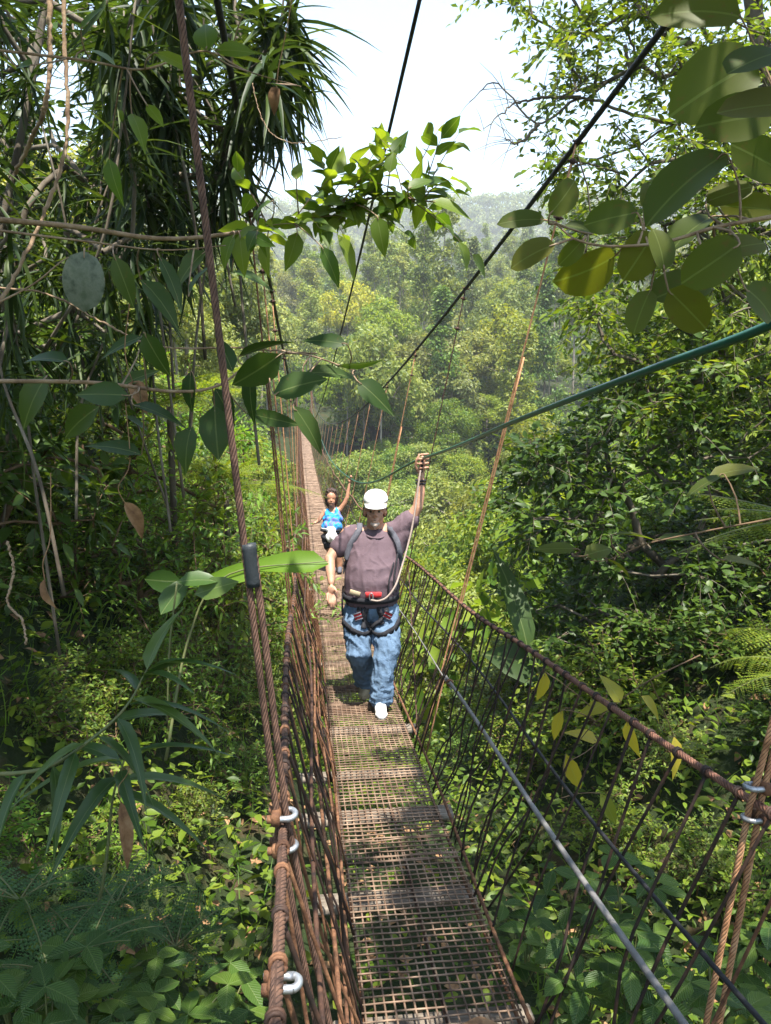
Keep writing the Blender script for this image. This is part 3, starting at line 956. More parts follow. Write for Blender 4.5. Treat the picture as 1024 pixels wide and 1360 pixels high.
pa = [(-120, -260), (370, -260), (395, 20), (380, 110), (330, 150), (318, 240), (262, 300), (255, 400), (190, 420), (120, 480), (-120, 470)]
gb = lambda x, y: np.array([x, y, float(ground(x, y)) - .2])
rosette_tree('dark narrow-leaved tree whose long blades stand out against the sky at upper left',
             [gb(-3.9, 4.6), at(-60, 640, 4.9), at(70, 470, 4.8), at(210, 250, 4.6), at(230, 20, 4.6), at(240, -200, 4.7)],
             np.vstack([sample_poly([(150, -50), (385, -50), (400, 20), (375, 110), (325, 150), (312, 240), (262, 300), (250, 380), (150, 400)], 32, 3.6, 5.4),
                        uvd([(372, 35, 4.2), (385, 60, 4.4), (350, 20, 4.1), (360, 100, 4.3), (300, 195, 4.2), (290, 240, 4.4)])]), 44, .40, .03, r=.02)
rosette_tree('dense dark narrow-leaved tree filling the upper left corner',
             [gb(-3.2, 3.6), at(-120, 600, 4.6), at(-20, 380, 4.5), at(60, 0, 4.5), at(60, -200, 4.5)],
             sample_poly([(-160, -60), (220, -60), (220, 300), (180, 400), (100, 500), (-160, 500)], 66, 3.3, 6.2), 24, .40, .022, r=.03)

# ------------------------------------------------------------------ small-leaved trees on the right
def spray_tree(name, label, trunk, r0, targets, nt_, tl, k, tm, ll, lw, lm, bark='bark', droop=.3, wr=.007):
    e = empty(name, trunk[0], label, 'tree', None)
    W_, L_ = MB(), MB()
    grow(W_, trunk, r0, r0 * .45, targets, wr=wr)
    T = np.repeat(np.asarray(targets), nt_, 0)
    c = np.mean(targets, 0)
    d = unit(rdir(len(T)) + .5 * unit(T - c) + np.array([0, 0, .1]))
    twigs(L_, W_, T, d, rng.uniform(.6, 1.2, len(T)) * tl, k, tm, ll, lw, droop=droop, wr=.004)
    W_.build('trunk', M[bark], e); L_.build('crown', lm, e)
    return e


RA = [(640, -40), (690, -200), (1180, -200), (1180, 260), (960, 250), (880, 160), (760, 215), (700, 185), (685, 160), (760, 95), (690, 35)]
RB = [(740, 215), (870, 175), (1180, 180), (1180, 570), (830, 545), (800, 450), (760, 390), (735, 300)]
RC = [(850, 455), (1180, 500), (1180, 880), (830, 850), (700, 850), (665, 790), (690, 700), (655, 645), (680, 595), (770, 555)]
spray_tree('broadleaf_tree', 'tall tree with small glossy leaves thinning out against the sky at upper right',
           [gb(5.2, 7.6), at(1150, 800, 8.4), at(1090, 500, 8.4), at(1060, 250, 8.2), at(1010, 60, 8.0), at(980, -120, 8.0)], .16,
           np.vstack([sample_poly(RA, 190, 6.8, 8.8), sample_poly(RB, 260, 6.6, 9.8)]), 7, .48, 10, [OVAL, KITE], .095, .043, M['mid_leaf'])
spray_tree('broadleaf_tree', 'dark bushy tree bulging out over the ravine right of the man',
           [gb(4.6, 8.2), at(1120, 1000, 8.8), at(1010, 880, 8.6), at(930, 800, 8.3), at(850, 720, 8.0)], .10,
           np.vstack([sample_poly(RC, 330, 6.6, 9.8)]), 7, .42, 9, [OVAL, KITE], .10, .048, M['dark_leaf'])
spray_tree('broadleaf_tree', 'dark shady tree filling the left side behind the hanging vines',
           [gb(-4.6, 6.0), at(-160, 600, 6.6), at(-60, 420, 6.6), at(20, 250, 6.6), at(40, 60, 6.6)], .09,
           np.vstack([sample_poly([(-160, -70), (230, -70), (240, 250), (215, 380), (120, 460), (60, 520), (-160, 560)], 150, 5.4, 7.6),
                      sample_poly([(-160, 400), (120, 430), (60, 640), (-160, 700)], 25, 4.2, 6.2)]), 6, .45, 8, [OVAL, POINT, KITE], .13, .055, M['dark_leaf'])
# bare dead twigs beside the upper crown
mb = MB()
for pth in ([(905, 165, 7.6), (830, 150, 7.6), (770, 130, 7.6), (715, 165, 7.5), (660, 110, 7.5), (625, 135, 7.5)], [(770, 130, 7.6), (720, 130, 7.5), (680, 140, 7.5), (640, 175, 7.4)],
            [(715, 165, 7.5), (690, 190, 7.5), (670, 185, 7.5)], [(830, 60, 7.6), (836, 90, 7.6), (842, 65, 7.6), (815, 10, 7.6), (790, -40, 7.6)]):
    sp = smooth_path(uvd(pth), 30) + rng.normal(0, .008, (30, 3)); tube(mb, sp, np.linspace(.02, .004, 30), 6)
    for i in range(10, 30, 2):
        q = sp[i]; dd = unit(rng.normal(size=3) + np.array([-.7, 0, -.1])); tube(mb, [q, q + dd * .16 + [0, 0, .02], q + dd * .34], [.004, .003, .0015], 4, caps=False)
dt = tag(mb.build('dead_branch', M['bark']), 'bare grey twigs sticking out to the left of the upper right crown', 'branch')

# ------------------------------------------------------------------ ferns
def frond(mbL, mbW, base, d, ln, droop=.35, n=26, pw=.22, seg=9, wr=.004):
    d = unit(d); h = unit(np.cross(d, [0, 0, 1.0])); upn = np.cross(h, d)
    t = np.linspace(0, 1, 24)
    sp = base + d * (ln * t)[:, None] + np.array([0, 0, -1.0]) * (droop * ln * t ** 2)[:, None]
    tube(mbW, sp, np.linspace(wr, wr * .25, 24), 5, caps=False)
    for i in range(n):
        f = .12 + .86 * i / (n - 1); q = base + d * ln * f + np.array([0, 0, -1.0]) * droop * ln * f * f
        l = pw * ln * math.sin(PI * (.12 + .86 * f) ** .7) * 1.05
        if l < .01: continue
        tn = unit(d + np.array([0, 0, -2 * droop * f]))
        for s in (-1, 1):
            ax = unit(h * s + tn * .45 + np.array([0, 0, -.25]) + rng.normal(0, .06, 3))
            u = (np.arange(seg) + .5) / seg
            p = q + ax * (l * u)[:, None] - np.array([0, 0, 1.0]) * (.12 * l * u ** 2)[:, None]
            w = l / seg * 1.25 * (1 - u * .75)
            for s2 in (-1, 1):
                side = unit(np.cross(ax, np.cross(h, tn))) * s2
                place(mbL, KITE, p, unit(side + ax * .35), np.cross(h, tn) + rng.normal(0, .15, 3), w * 1.2, l / seg * .6)


def fern(name, label, base, fr, ln, mat, group=None, trunk=0, droop=.4, n=24, seg=8):
    base = np.asarray(base, float)
    e = empty(name, base, label, 'fern', group); W_, L_ = MB(), MB()
    top = base + np.array([0, 0, trunk])
    for (a, el) in fr:
        d = np.array([math.cos(a) * math.cos(el), math.sin(a) * math.cos(el), math.sin(el)])
        frond(L_, W_, top, d, ln * rng.uniform(.8, 1.15), droop, n, seg=seg)
    W_.build('stalk', M['stem'], e); L_.build('fronds', mat, e)
    if trunk:
        T_ = MB(); tube(T_, dense(base - [0, 0, .3], top, .15), np.linspace(.032, .028, len(dense(base - [0, 0, .3], top, .15))), 10)
        T_.build('trunk', M['bark'], e)
    return e


ring = lambda n, e0, e1: [(2 * PI * i / n + rng.uniform(-.2, .2), rng.uniform(e0, e1)) for i in range(n)]
b = at(300, 650, 7.6); g = float(ground(b[0], b[1]))
fern('tree_fern', 'sunlit tree fern with arching yellow-green fronds on the left bank', [b[0], b[1], g], ring(12, .3, 1.0), .95, M['fern'], trunk=max(.3, b[2] - g))
b = at(225, 540, 6.6); g = float(ground(b[0], b[1]))
fern('tree_fern', 'tall pale tree fern behind the dark low branch', [b[0], b[1], g], ring(11, .25, 1.0), 1.15, M['fern'], trunk=max(.3, b[2] - g))
b = at(1075, 690, 2.4); g = float(ground(b[0], b[1]))
e = fern('fern', 'bright small fern lit by the sun at the right edge', b, [(PI + .1, .25), (PI - .25, .1), (PI + .35, .05), (PI + .0, -.12), (PI - .5, .3)], .42, M['fern'], n=26, droop=.15, seg=6)
b = at(1110, 960, 5.6)
fern('fern', 'large drooping fern behind the right hand rope', [b[0], b[1], float(ground(b[0], b[1]))], [(PI + .2, .7), (PI - .3, .8), (PI + .75, .75), (PI - .9, .9), (PI + 1.3, .6)], 1.5, M['fern'], droop=.6, n=26, seg=10)
for i, (u, v, d) in enumerate(((60, 1210, 2.5), (150, 1130, 2.9), (20, 1120, 2.7), (110, 1190, 2.6), (230, 1190, 3.0))):
    b = at(u, v, d)
    fern('fern', ['low blue-green fern at the left edge above the broad leaves', 'feathery blue-green fern under the hanging strap leaves', 'blue-green fern half hidden in the shade at the far left',
                  'small blue-green fern between its taller neighbours at lower left', 'blue-green fern beside the brown withered leaf'][i], [b[0], b[1], b[2] - .22],
         ring(8, .3, .8), .36, M['blue_fern'], 'blue-green ferns on the left bank', droop=.35, n=18, seg=6)

# ------------------------------------------------------------------ strap-leaved plants and banana leaves
def strap_plant(name, label, stem, leaves, mat, lw=.055, cat='plant', r=.008, tm=BLADE):
    e = empty(name, stem[0], label, cat); W_, L_ = MB(), MB()
    sp = smooth_path(stem, 40); tube(W_, sp, np.linspace(r, r * .4, 40), 8)
    for f, a, el, ln in leaves:
        p = sp[int(f * 39)]
        d = np.array([math.cos(a) * math.cos(el), math.sin(a) * math.cos(el), math.sin(el)])
        place(L_, tm, p, d, np.array([0, 0, 1.0]) + rng.normal(0, .2, 3), ln * .8, .8 * lw * rng.uniform(.8, 1.15))
    W_.build('stem', M['stem'], e); L_.build('leaves', mat, e)
    return e


b = at(120, 1010, 2.6)
strap_plant('ginger_plant', 'leaning ginger plant with long glossy strap leaves on the left bank',
            [at(-30, 1030, 2.5), at(60, 1020, 2.55), at(130, 975, 2.6), at(170, 935, 2.65), at(195, 890, 2.7)],
            [(.5, -.3, -.25, .34), (.6, .6, .2, .36), (.65, -.8, -.3, .38), (.75, .1, .15, .42), (.8, -.2, -.1, .40), (.85, 2.2, .5, .3), (.9, .4, .7, .34), (.95, -.6, .5, .3), (1, 1.2, 1.1, .32), (1, -.1, .5, .36),
             (.4, -1.5, -.4, .36), (.3, -1.0, -.6, .34), (.2, -1.8, -.3, .3), (.45, -2.2, .1, .3)], M['strap'], .06)
strap_plant('ginger_plant', 'drooping dark strap-leaved plant below the leaning ginger stem',
            [at(120, 1260, 2.9), at(140, 1150, 2.9), at(150, 1060, 2.9), at(165, 1010, 2.9)],
            [(.7, -.4, .2, .5), (.8, .3, .1, .5), (.9, -1.2, .3, .5), (.95, 2.6, .3, .5), (1, -2.4, .4, .5), (1, -.1, .6, .5), (.85, -1.8, .1, .5)], M['strap'], .075)
bl = MB(); leaf_list(bl, [(690, 800, 150, 100, .22)], 7.0, [OVAL2], .7, 0); leaf_list(bl, [(705, 880, 120, 165, .5)], 7.0, [OVAL], .6, 0)
e = empty('banana_plant', at(720, 990, 7.0), 'young banana plant with one upright folded leaf behind the right net', 'plant')
bl.build('leaves', M['dark_big_leaf'], e)
st = MB(); tube(st, smooth_path([at(715, 1050, 7.0), at(722, 930, 7.0), at(705, 860, 7.0)], 14), np.linspace(.035, .012, 14), 10); st.build('stem', M['stem'], e)
bl = MB(); leaf_list(bl, [(372, 747, 130, 178, .26), (300, 765, 110, 190, .25)], 3.6, [BLADE2], .35, 0)
e = empty('long_leaf_plant', at(230, 850, 3.6), 'plant with long yellow-green leaf lying across the left hanger rope', 'plant')
bl.build('leaves', M['bright_leaf'], e)
st = MB(); tube(st, smooth_path([at(220, 1010, 3.5), at(250, 850, 3.6), at(300, 765, 3.6), at(436, 745, 3.6)], 20), np.linspace(.008, .002, 20), 7); st.build('stem', M['stem'], e)
bl = MB(); leaf_list(bl, [(230, 790, 60, 60, .55), (215, 772, 55, 180, .6), (262, 768, 55, 10, .55), (285, 780, 60, 20, .5)], 3.2, [OVAL], .7, .05)
e = empty('broadleaf_plant', at(225, 860, 3.2), 'grey-backed broad leaves left of the taped hanger rope', 'plant')
bl.build('leaves', M['strap'], e)
st = MB(); tube(st, smooth_path([at(222, 960, 3.2), at(225, 860, 3.2), at(235, 775, 3.2)], 14), .004, 7); st.build('stem', M['stem'], e)
# withered leaves
for nm, lab, L, d in (('dead_leaf', 'long curled brown withered leaf hanging on the left bank', (168, 1110, 90, -75, .2), 2.7),
                      ('dead_leaf', 'brown dead leaf hanging beside the bent vine', (62, 790, 42, -80, .3), 2.2),
                      ('dead_leaf', 'large torn brown leaf among the dark low branch', (185, 525, 44, -60, .5), 2.3),
                      ('dead_leaf', 'broad brown leaf drooping beneath the torn one', (180, 690, 55, -60, .35), 2.4),
                      ('dead_leaf', 'crisp brown leaf caught under the thin sky-side vine', (365, 132, 32, -100, .5), 2.1)):
    mb = MB(); (q_, ax_, ln_), = leaf_list(mb, [L], d, [leaf_t(8, 1.3, .4, .45, .9, .6, .09)], .7, 0)
    tube(mb, smooth_path([q_ + ax_ * .01, q_ - ax_ * .03 + [0, 0, .02], q_ + [rng.normal(0, .02), .02, .12], q_ + [rng.normal(0, .05), .05, .3]], 16), .0016, 5); tag(mb.build(nm, M['dead_leaf']), lab, 'leaf', 'withered leaves')
mb = MB(); p = bp(.19, 2.35, .02); place(mb, leaf_t(8, .5, .12, .45, .9, .6, .06), p, [-1, .35, .05], [0.1, .3, 1], .15, .07)
tag(mb.build('dead_leaf', M['dead_leaf']), 'dry brown leaf lying on the wire deck near the right edge', 'leaf', 'withered leaves')

# ------------------------------------------------------------------ ribbed broad-leaved herbs near the ground
def herb(label, base, n, ll, mat, group, h=.3, tm=(OVAL,)):
    e = empty('broadleaf_herb', base, label, 'plant', group); W_, L_ = MB(), MB()
    for i in range(n):
        a = rng.uniform(0, 2 * PI); rr = rng.uniform(.02, .16)
        tip = np.asarray(base) + np.array([math.cos(a) * rr, math.sin(a) * rr, h * rng.uniform(.4, 1.1)])
        tube(W_, smooth_path([base, (np.asarray(base) + tip) / 2 + [0, 0, .04], tip], 8), np.linspace(.004, .0018, 8), 5, caps=False)
        for s in range(3):
            b_ = a + s * 2.1 + rng.uniform(-.4, .4)
            d = np.array([math.cos(b_), math.sin(b_), rng.uniform(-.25, .15)])
            place(L_, tm[rng.integers(len(tm))], tip, d, np.array([0, 0, 1]) + rng.normal(0, .2, 3), ll * rng.uniform(.7, 1.2), ll * rng.uniform(.5, .62))
    W_.build('stalk', M['stem'], e); L_.build('leaves', mat, e)


pl = [(840, 1270, 2.6), (780, 1290, 2.7), (890, 1320, 2.5), (700, 1240, 3.3), (950, 1300, 2.7), (1010, 1250, 3.0), (830, 1180, 3.2), (760, 1200, 3.4)]
for i, (u, v, d) in enumerate(pl):
    b = at(u, v, d)
    herb('ribbed broad-leaved herb below the right net, sunlit leaf blades deeply veined', [b[0], b[1], b[2] - .25], 8, .115, M['ribbed_leaf'], 'ribbed herbs below the right net')
pl = [(60, 1330, 2.1), (150, 1320, 2.2), (230, 1340, 2.2), (10, 1290, 2.2), (110, 1275, 2.35), (290, 1330, 2.4), (200, 1270, 2.6)]
for i, (u, v, d) in enumerate(pl):
    b = at(u, v, d)
    herb('shaded broad-leaved herb at the foot of the left bank', [b[0], b[1], b[2] - .22], 7, .105, M['ribbed_leaf'], 'shaded herbs on the left bank', h=.24)

# ------------------------------------------------------------------ shrubs on both banks: three kinds, copied
def shrub_proto(name, label, group, h, w, nst, tl, k, tms, ll, lw, mat, n_tw=5, upd=.6):
    e = empty(name, (0, 0, 0), label, 'shrub', group); W_, L_ = MB(), MB()
    tg = []
    for i in range(nst):
        a = rng.uniform(0, 2 * PI); r = w * math.sqrt(rng.random())
        tg.append([math.cos(a) * r, math.sin(a) * r, h * (1 - .45 * (r / w) ** 2) * rng.uniform(.35, 1)])
    grow(W_, [[0, 0, -.3], [0, 0, .1], [.02, .01, .3 * h]], .018, .012, tg, wr=.0045)
    T = np.repeat(np.array(tg), n_tw, 0)
    d = unit(rdir(len(T)) + np.array([0, 0, upd]))
    twigs(L_, W_, T, d, rng.uniform(.6, 1.2, len(T)) * tl, k, tms, ll, lw, droop=.3, wr=.003, up=1.2)
    W_.build('stems', M['twig'], e); L_.build('foliage', mat, e)
    return e


SH = [shrub_proto('shrub', 'bushy small-leaved green shrub growing on the bank beside the bridge', 'shrubs on the banks', 1.3, .75, 46, .34, 8, [OVAL, KITE], .075, .036, M['mid_leaf']),
      shrub_proto('shrub', 'sunny yellow-green shrub with fine leaves on the bank', 'shrubs on the banks', 1.1, .7, 50, .30, 9, [KITE, LANCE], .065, .022, M['bright_leaf']),
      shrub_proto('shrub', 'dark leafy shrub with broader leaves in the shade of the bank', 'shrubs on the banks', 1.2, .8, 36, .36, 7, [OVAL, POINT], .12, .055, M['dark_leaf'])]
spots = []
for i in range(2600):
    y = rng.uniform(2.6, 24); t = -.95 - 6.5 * rng.random() ** 1.3 if rng.random() < .68 else rng.uniform(1.1, 6)
    if t > 0 and y > 11: continue
    if y < 4 and abs(t) < 1.5: continue
    x = float(xc(y)) + t
    if abs(x) > .62 * y + 1.0: continue
    sp_ = .46 + .03 * y
    if any((x - a) ** 2 + (y - b) ** 2 < sp_ ** 2 for a, b, *_ in spots): continue
    spots.append((x, y, t))
for i, (x, y, t) in enumerate(spots):
    pr = [.3, .6, .1] if (t < 0 and (y > 5.5 or t > -2.2)) else ([.5, .15, .35] if t > 0 else [.45, .25, .3])
    kind = rng.choice(3, p=pr)
    s = rng.uniform(.6, 1.0) * (1 if y > 6 else .62) * (1.0 if t < 0 else .9)
    if abs(t) < 1.6: s *= .7
    copy_tree(SH[kind], (x, y, float(ground(x, y)) - .05), rng.uniform(0, 6), (s, s, s * rng.uniform(.8, 1.2)))
for (x, y, s_, kd) in ((-2.05, 6.2, 1.25, 1), (-1.6, 7.0, 1.2, 0), (-1.75, 7.6, 1.5, 1), (-2.5, 6.9, 1.5, 0), (-1.5, 9.0, 1.4, 1), (-2.6, 5.2, 1.2, 2), (-1.55, 5.2, .8, 1), (-1.5, 11.5, 1.7, 0), (-2.6, 10.0, 1.8, 1)):
    copy_tree(SH[kd], (x, y, float(ground(x, y)) - .05), rng.uniform(0, 6), (s_ * .9, s_ * .9, s_ * 1.2))
for o, (x, y) in zip(SH, ((-4.6, 13.5), (-3.4, 14.8), (-3.6, 9.2))):
    o.location = (x, y, float(ground(x, y)))

# ------------------------------------------------------------------ herb layer covering the ground
und = MB()
n = 42000
y = 1.2 + 20 * rng.random(n) ** 1.6; x = rng.uniform(-1, 1, n) * (.62 * y + 1.4)
z = ground(x, y)
k_ = ((y < 12) | (rng.random(n) < .5)) & ((np.abs(x - xc(y)) > .7) | (y > 7) | (rng.random(n) < .25))
x, y, z = x[k_], y[k_], z[k_]; n = len(x)
hgt = .02 + .4 * rng.random(n) ** 1.4
p = np.stack([x, y, z + hgt], -1)
ax = unit(np.stack([rng.normal(size=n), rng.normal(size=n), rng.uniform(-.3, .5, n)], -1))
nr = unit(np.array([0, 0, 1.0]) + rng.normal(0, .35, (n, 3)))
ll_ = rng.uniform(.04, .11, n)
for tm, a, b in ((OVAL, 0, .4), (KITE, .4, .75), (POINT, .75, 1)):
    q = rng.random(n); s = (np.arange(n) / n >= a) & (np.arange(n) / n < b)
    place(und, tm, p[s], ax[s], nr[s], ll_[s], ll_[s] * .48)
tag(und.build('undergrowth', M['mid_leaf']), kind='stuff')
gr = MB(); n = 5000
y = 1.5 + 12 * rng.random(n) ** 1.4; x = rng.uniform(-1, 1, n) * (.6 * y + 1.2); k_ = (np.abs(x - xc(y)) > .7) | (y > 7); x, y = x[k_], y[k_]; n = len(x)
p = np.stack([x, y, ground(x, y) - .02], -1)
place(gr, BLADE, p, unit(np.stack([rng.normal(0, .6, n), rng.normal(0, .6, n), np.ones(n)], -1)), rdir(n), rng.uniform(.15, .45, n), .009)
tag(gr.build('grass', M['bright_leaf']), kind='stuff')
lit = MB(); n = 900
y = 1.5 + 5 * rng.random(n); x = rng.uniform(-1, 1, n) * (.5 * y + .8)
p = np.stack([x, y, ground(x, y) + .012], -1)
place(lit, OVAL2, p, unit(np.stack([rng.normal(size=n), rng.normal(size=n), np.zeros(n)], -1)), unit(np.array([0, 0, 1.0]) + rng.normal(0, .3, (n, 3))), rng.uniform(.05, .13, n), .05)
tag(lit.build('leaf_litter', M['dead_leaf']), kind='stuff')
# ------------------------------------------------------------------ trees of the valley and the hillside
def crown_tree(name, label, group, h, clumps, lpc, cr, ls, mat, trunk_r=.16, bark='palebark', wr=.02, limbs=True):
    """clumps: list of (x, y, z) crown centres; lpc leaves on each within radius cr"""
    e = empty(name, (0, 0, 0), label, 'tree', group); W_, L_ = MB(), MB()
    tr = [[0, 0, -1], [0, 0, 0], [.1, .05, h * .35], [-.06, .1, h * .65], [.05, 0, h * .9]]
    if limbs: grow(W_, tr, trunk_r, trunk_r * .3, clumps, wr=wr, sides=5)
    else:
        sp = smooth_path(tr, 16); tube(W_, sp, np.linspace(trunk_r, trunk_r * .25, 16), 8)
    C_ = np.asarray(clumps); N = len(C_)
    cc = C_.mean(0)
    rad_ = cr * rng.uniform(.6, 1.3, N)
    d = rdir(N * lpc); r = rng.random(N * lpc) ** .45
    p = np.repeat(C_, lpc, 0) + d * (np.repeat(rad_, lpc) * r)[:, None] * np.array([1, 1, .72])
    out_ = unit(d + .6 * unit(np.repeat(C_ - cc, lpc, 0) + 1e-3) + np.array([0, 0, .35]))
    ax = unit(np.cross(out_, rdir(N * lpc)) + .5 * out_ - np.array([0, 0, .35]))
    nr = unit(out_ + rng.normal(0, .5, (N * lpc, 3)))
    s = ls * rng.uniform(.6, 1.3, N * lpc)
    place(L_, KITE, p, ax, nr, s, s * .52)
    W_.build('trunk', M[bark], e); L_.build('crown', mat, e)
    return e


def ell_clumps(n, c, r, jit=.15):
    d = rdir(n); d[:, 2] = np.abs(d[:, 2]) * 1.2 - .35
    return np.asarray(c) + unit(d) * (rng.uniform(.55, 1.05, n))[:, None] * np.asarray(r)


M['hill_a'] = leafmat('hill_leaf', [(.07, .125, .02), (.12, .18, .028), (.175, .235, .04)], .38, obj=.6)
M['hill_b'] = leafmat('slender_tree_leaf', [(.07, .125, .026), (.12, .185, .036), (.17, .235, .05)], .36, obj=.5)
M['hill_c'] = leafmat('conifer_leaf', [(.045, .10, .026), (.08, .14, .034), (.12, .185, .045)], .25, obj=.5)
M['hill_y'] = leafmat('young_leaf', [(.12, .18, .03), (.18, .24, .04), (.24, .28, .05)], .42, obj=.3)
M['valley'] = leafmat('valley_leaf', [(.035, .09, .016), (.075, .15, .024), (.125, .21, .034), (.16, .23, .04)], .4, obj=.45)

GV, GB, GS, GC = 'trees in the valley under the bridge', 'rounded trees on the hillside', 'slender trees on the hillside', 'conical trees on the hillside'
LV = 'leafy green tree in the valley below the bridge'
LB = 'rounded broadleaf tree on the hillside beyond the bridge'
LS = 'tall slender pale-stemmed tree on the hillside beyond the bridge'
LC = 'dark conical tree on the hillside beyond the bridge'
PV = []
for i in range(3):
    h = 9
    cl = np.vstack([ell_clumps(60, (0, 0, h * .72), (3.0, 3.0, 2.6)), ell_clumps(16, (rng.normal(0, 1.2), rng.normal(0, 1.2), h * .5), (2.2, 2.2, 1.4))])
    PV.append(crown_tree('valley_tree', LV, GV, h, cl, 190, .85, .23, [M['valley'], M['valley'], M['hill_a']][i]))
PB = []
for i in range(4):
    h = 11
    cl = ell_clumps(46, (0, 0, h * .68), (3.2 + .4 * i, 3.2 + .4 * i, 3.4), .2)
    PB.append(crown_tree('hill_tree', LB, GB, h, cl, 110, 1.0, .42, M['hill_y'] if i == 3 else M['hill_a']))
PS = []
for i in range(4):
    h = 17
    zz = np.sort(rng.uniform(.28 + .06 * i, 1.0, 34)) * h
    ww = (1.9 - 1.1 * (zz / h)) * rng.uniform(.3, 1, 34); aa = rng.uniform(0, 2 * PI, 34)
    PS.append(crown_tree('slender_tree', LS, GS, h, np.stack([np.cos(aa) * ww, np.sin(aa) * ww, zz], -1), 80, .75, .36, M['hill_b'], .13, wr=.015))
PC = []
for i in range(2):
    h = 15; n = 60
    zz = rng.uniform(.15, 1.0, n) ** .8 * h; ww = (1 - zz / h) * 2.6 * rng.uniform(.4, 1, n) + .1; aa = rng.uniform(0, 2 * PI, n)
    PC.append(crown_tree('conical_tree', LC, GC, h, np.stack([np.cos(aa) * ww, np.sin(aa) * ww, zz], -1), 70, .62, .34, M['hill_c'], .16, 'bark', wr=.014))


def scatter(xr, sp, n_try, ok):
    pts = []
    cell = {}
    for i in range(n_try):
        x, y = xr()
        s = sp(x, y)
        if not ok(x, y): continue
        kx, ky = int(x // 6), int(y // 6)
        bad = False
        for a in (-1, 0, 1):
            for b in (-1, 0, 1):
                for (px, py) in cell.get((kx + a, ky + b), ()):
                    if (px - x) ** 2 + (py - y) ** 2 < s * s: bad = True
        if bad: continue
        cell.setdefault((kx, ky), []).append((x, y)); pts.append((x, y))
    return pts


used = {}


def plant(protos, i, x, y, sc, tall=1.0):
    o = protos[i]
    loc = (x, y, float(ground(x, y)) - .2)
    S = (sc, sc, sc * tall)
    if id(o) not in used:
        used[id(o)] = 1; o.location = loc; o.scale = S; o.rotation_euler.z = rng.uniform(0, 6); return
    copy_tree(o, loc, rng.uniform(0, 2 * PI), S)


def clear(x, y):
    t = x - float(xc(y))
    if y > 72: return True
    top = float(ground(x, y)) + 7.5
    return not (-2.6 < t < 2.6 and top > float(zd(y)) - .5) and not (t < 0 and t > -6 and y < 20)


# valley, under and right of the bridge
pts = scatter(lambda: (lambda y: (rng.uniform(-.42, .5) * y, y))(rng.uniform(13, 60)), lambda x, y: 2.9 + .022 * y, 4000, clear)
pts = sorted(pts, key=lambda p: p[1])[:190]
for x, y in pts:
    s = rng.uniform(.55, .95)
    if y < 22: s *= .75
    tl = rng.uniform(.9, 1.25)
    if -.14 * y < x < .30 * y:
        room = (-.035 * y - float(ground(x, y))) / 11.0
        if room < .25: continue
        s = min(s, room / tl)
    plant(PV, rng.integers(3), x, y, s, tl)
# taller ones beside the middle of the span
for i in range(34):
    y = 27 + 33 * (i / 34) + rng.uniform(-1, 1); t = (3.2 + 7.5 * rng.random()) * (1 if i % 4 else -1)
    x = float(xc(y)) + t; g = float(ground(x, y)); top = rng.uniform(-7.5, -3.6) + .25 * (abs(t) - 4)
    s = np.clip((top - g) / 10.2, .6, 2.1)
    plant(PV, rng.integers(3), x, y, s * .62 + .25, (s / (s * .62 + .25)))
# far slope
pts = scatter(lambda: (lambda y: (rng.uniform(-.42, .45) * y, y))(58 + 155 * rng.random() ** .8), lambda x, y: 3.9 + .019 * y, 9000, clear)
nb = [0, 0, 0]
for x, y in pts:
    w = [.30, .54, .16] if y > 85 else [.52, .37, .11]
    if x < -.12 * y: w = [.66, .22, .12]
    if x > .02 * y and y > 75: w = [.16, .52, .32]
    kd = rng.choice(3, p=w)
    if nb[kd] >= 295: continue
    nb[kd] += 1
    if kd == 0: plant(PB, rng.choice(4, p=[.31, .31, .31, .07]), x, y, rng.uniform(.6, .9), rng.uniform(.85, 1.35))
    elif kd == 1: plant(PS, rng.integers(4), x, y, rng.uniform(.7, 1.1), rng.uniform(.8, 1.15))
    else: plant(PC, rng.integers(2), x, y, rng.uniform(.7, 1.15), rng.uniform(.9, 1.2))

# thick growth on the steep slope around the far end
for i in range(46):
    y = rng.uniform(46, 78); t = 3.3 + 15 * rng.random() if i % 5 else -(3.3 + 8 * rng.random())
    x = float(xc(y)) + t
    plant(PB if i % 3 else PV, rng.integers(3), x, y, rng.uniform(.45, .8), rng.uniform(.8, 1.2))

# shrub layer between the hillside trees, and the far wood
def mass(name, xy, size, n_leaf, ls, mat, hz_):
    mb = MB(); x, y = xy; N = len(x)
    z = ground(x, y); c = np.stack([x, y, z + hz_ * size], -1)
    d = rdir(N * n_leaf); d[:, 2] = np.abs(d[:, 2]) * 1.1 - .25
    p = np.repeat(c, n_leaf, 0) + d * np.repeat(size * rng.uniform(.6, 1.2, N), n_leaf)[:, None] * rng.uniform(.7, 1.05, (N * n_leaf, 1)) * np.array([1, 1, 1.1])
    s = ls * rng.uniform(.6, 1.3, N * n_leaf)
    ax = unit(np.cross(d, rdir(N * n_leaf)))
    place(mb, KITE, p, ax, unit(d + rng.normal(0, .4, d.shape)), s, s * .6)
    return tag(mb.build(name, mat), kind='stuff')


n = 1500; y = rng.uniform(12, 220, n); x = rng.uniform(-.5, .5, n) * y
k_ = np.array([clear(a, b) for a, b in zip(x, y)]); x, y = x[k_], y[k_]
mass('undergrowth', (x, y), 1.7, 120, .42, M['valley'], .5)
yy = rng.uniform(42, 80, 260); tt = rng.uniform(-16, 22, 260); k_ = np.abs(tt) > 2.4
mass('undergrowth', ((xc(yy) + tt)[k_], yy[k_]), 1.5, 130, .4, M['valley'], .5)
n = 5200; y = 215 + 400 * rng.random(n) ** .8; x = rng.uniform(-.6, .6, n) * y
mass('far_wood', (x, y), 5.0 * rng.uniform(.6, 1.3, n), 60, 1.7, M['hill_c'], 1.1)

